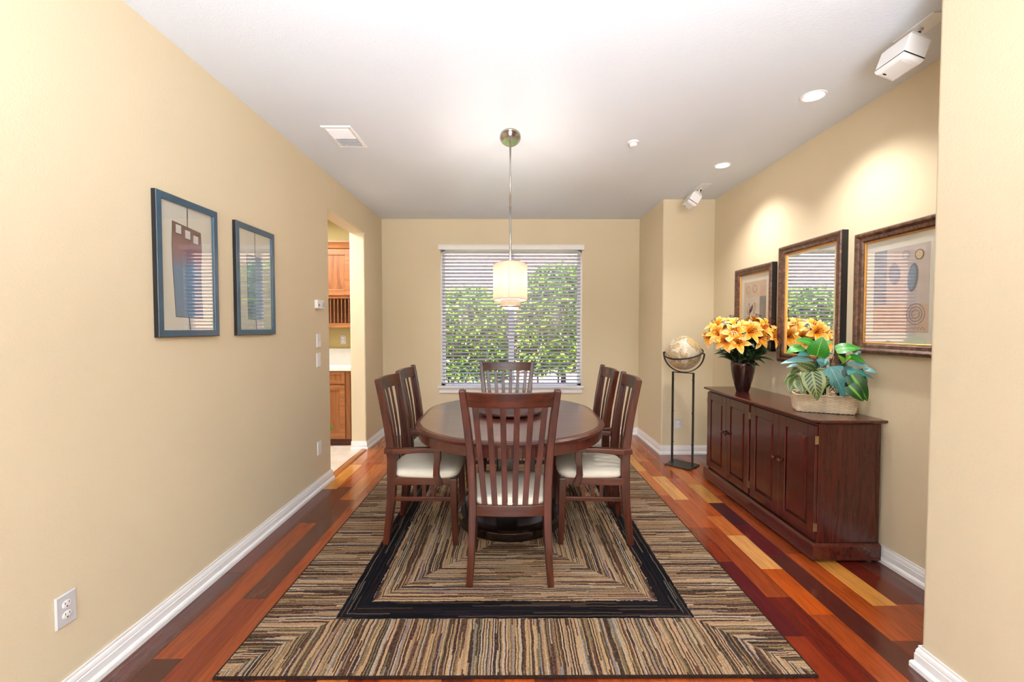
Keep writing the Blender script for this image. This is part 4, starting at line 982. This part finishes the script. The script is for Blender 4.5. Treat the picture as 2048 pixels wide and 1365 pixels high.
# left wall: blue framed prints
inkm = plain('ink_outline', (46, 44, 52), .8)
def blue_picture(y, label, kind):
    w, h = .412, .665
    t = thing('framed_print', label, 'picture', mat=onwall('L', (-1.6, y, 1.648)))
    f = obj('frame', moulding(w, h, [(0, 0), (0, .02), (.002, .022), (.030, .022), (.032, .020), (.032, .010)]), M['blue_frame'], t, bevel=.001)
    obj('frame_edge', moulding(w + .002, h + .002, [(0, 0), (0, .0195), (.0012, .0195)]), M['frame_side'], t)
    obj('mat_board', bx(-w / 2 + .028, w / 2 - .028, -h / 2 + .028, h / 2 - .028, .004, .008), M['matboard'], t)
    if kind == 0:
        art = [(-.095, .215), (.09, .195), (.095, .12), (.088, 0), (.088, -.1), (.095, -.24), (-.085, -.235), (-.092, -.1), (-.098, 0), (-.1, .1)]
        mt = gradmat('vase_print_wash', 1, [(-.0, lin((96, 140, 178))), (.0, lin((96, 140, 178)))] if 0 else [(0, lin((98, 142, 178))), (.02, lin((116, 130, 165))), (.10, lin((150, 100, 112))), (.19, lin((98, 52, 60)))])
        sq = [(-.078, .165), (-.018, .150), (.037, .135)]
    else:
        art = [(-.085, .155), (.075, .15), (.08, -.24), (-.08, -.235)]
        mt = plain('blue_print_wash', (150, 180, 196), .8, vary=.2); sq = []
    cx = sum(p[0] for p in art) / len(art); cy = sum(p[1] for p in art) / len(art)
    o = obj('outline', flat([((p[0] - cx) * 1.035 + cx, (p[1] - cy) * 1.012 + cy) for p in art], .008, .0004), inkm, t)
    a = obj('print', flat(art, .0084), mt, t)
    bm = B()
    prism([(-.003, art[0][1] - .01), (.003, art[0][1] - .01), (.004, .30), (-.002, .30)], 2, .0084, .0088, bm); prism([(-.004, -.24), (.002, -.24), (.008, -.30), (.002, -.30)], 2, .0084, .0088, bm)
    obj('ink_line', bm, inkm, t)
    for x, y_ in sq:
        obj('shadow_square', flat([(x + .004, y_ - .006), (x + .040, y_ - .008), (x + .040, y_ + .03), (x + .004, y_ + .032)], .0091), plain('slate_square', (60, 66, 88), .8), a)
        obj('paper_square', flat([(x, y_), (x + .034, y_ - .002), (x + .034, y_ + .038), (x, y_ + .04)], .0098), plain('pale_square', (226, 224, 226), .8), a)
    obj('glass', bx(-w / 2 + .03, w / 2 - .03, -h / 2 + .03, h / 2 - .03, .0125, .0135), M['picture_glass'], t)
blue_picture(2.182, 'blue-framed print of a red and blue abstract vessel, nearer the camera', 0)
blue_picture(2.753, 'blue-framed print with a pale blue shape, nearer the kitchen doorway', 1)
# right wall: bronze framed prints and mirror
FP = [(0, 0), (0, .042), (.006, .05), (.018, .052), (.026, .046), (.032, .04), (.05, .038), (.058, .03), (.06, .026)]
def bronze(y, z, w, h, name, label, cat):
    t = thing(name, label, cat, mat=onwall('R', (2.165, y, z)))
    fr = obj('frame', moulding(w, h, FP), M['bronze_frame'], t, bevel=.001)
    obj('frame_edge', moulding(w + .002, h + .002, [(0, 0), (0, .041), (.0015, .041)]), M['frame_side'], t)
    obj('gold_fillet', moulding(w - .118, h - .118, [(0, .02), (0, .028), (.004, .029), (.008, .026), (.008, .016)]), M['gold'], t)
    return t
zA = 1.529
def seedprint(t, w, h, flip):
    a, b = w - .134, h - .134
    obj('mat_board', bx(-a / 2, a / 2, -b / 2, b / 2, .012, .016), M['matboard'], t)
    pw, ph = a / 2 - .052, b / 2 - .06
    pk = plain('print_pale_mauve', (202, 190, 186), .8, vary=.08); tn = plain('print_peach', (204, 178, 158), .8, vary=.1); br = plain('print_brown', (120, 100, 82), .8, vary=.2); gy = plain('print_slate', (112, 116, 124), .8, vary=.2); bl_ = plain('print_blue_wash', (140, 158, 176), .8, vary=.15); cr = plain('print_cream', (222, 200, 160), .8)
    p = obj('print', flat([(-pw, -ph), (pw, -ph), (pw, ph), (-pw, ph)], .016), pk, t)
    def sh(nm, pts, lvl, m_): obj(nm, flat(pts, .016 + .0007 * lvl), m_, p)
    def ring(cx, cy, r, r2, m_, lvl=2, n=30):
        bm = loft([[(cx + q * math.cos(a), cy + q * 1.05 * math.sin(a), .016 + .0007 * lvl + .0005) for a in [2 * PI * i / n for i in range(n)]] for q in (r, r2)], True, False); obj('ring_mark', bm, m_, p)
    if not flip:
        sh('colour_block', [(-pw, ph * .42), (pw, ph * .42), (pw, ph), (-pw, ph)], 1, tn)
        sh('colour_block', [(pw * .45, -ph * .5), (pw, -ph * .5), (pw, ph * .42), (pw * .45, ph * .42)], 1, gy)
        sh('colour_block', [(-pw, -ph), (pw, -ph), (pw, -ph * .5), (-pw, -ph * .5)], 1, tn)
        ring(-pw * .6, ph * .7, .03, .036, gy); ring(-pw * .6, ph * .7, .014, .018, gy); ring(0, ph * .72, .026, .033, gy)
        for x in (-pw * .55, -pw * .02):
            sh('seed_shape', ell(x, ph * .0, .017, .052, .1 if x < -.1 else -.1), 2, br); sh('seed_shape', ell(x, 0, .008, .04, .1), 3, cr)
    else:
        sh('colour_block', [(-pw, -ph * .32), (-pw * .5, -ph * .32), (-pw * .5, ph), (-pw, ph)], 1, bl_)
        sh('colour_block', [(-pw, -ph), (pw, -ph), (pw, -ph * .36), (-pw, -ph * .36)], 1, tn)
        sh('seed_shape', ell(pw * .66, ph * .76, .026, .028), 2, br); sh('seed_shape', ell(pw * .66, ph * .76, .020, .022), 3, cr)
        sh('seed_shape', ell(pw * .46, ph * .26, .030, .075, -.1), 2, gy); sh('seed_shape', ell(pw * .44, ph * .26, .022, .064, -.1), 3, bl_)
        sh('seed_shape', ell(-pw * .2, ph * .4, .036, .06, .1), 2, bl_)
        for r in (.02, .035, .05): ring(pw * .58, -ph * .58, r, r + .004, gy)
        ring(pw * .2, ph * .8, .018, .022, bl_)
    bm = tube([(pw * .45 + i * .006, -ph * .9 + .008 * math.sin(i * 1.9), .0182) for i in range(14)], .0007, 4); obj('signature', bm, gy, p)
    obj('glass', bx(-a / 2, a / 2, -b / 2, b / 2, .0215, .0225), M['picture_glass'], t)
t = bronze(3.84, 1.529, .58, .728, 'framed_print', 'smaller-looking bronze-framed print behind the lilies, left of mirror', 'picture'); seedprint(t, .58, .728, False)
t = bronze(2.41, 1.567, .58, .722, 'framed_print', 'bronze-framed print right of the mirror, cut off by the near wall', 'picture'); seedprint(t, .58, .722, True)
t = bronze(3.135, 1.540, .655, .892, 'wall_mirror', 'tall bronze-framed mirror between the two prints above the sideboard', 'mirror')
obj('mirror_glass', loft([[(-.262 + i, -.38 + i, z), (.262 - i, -.38 + i, z), (.262 - i, .38 - i, z), (-.262 + i, .38 - i, z)] for i, z in ((0, .012), (0, .018), (.022, .0205))]), M['mirror'], t)
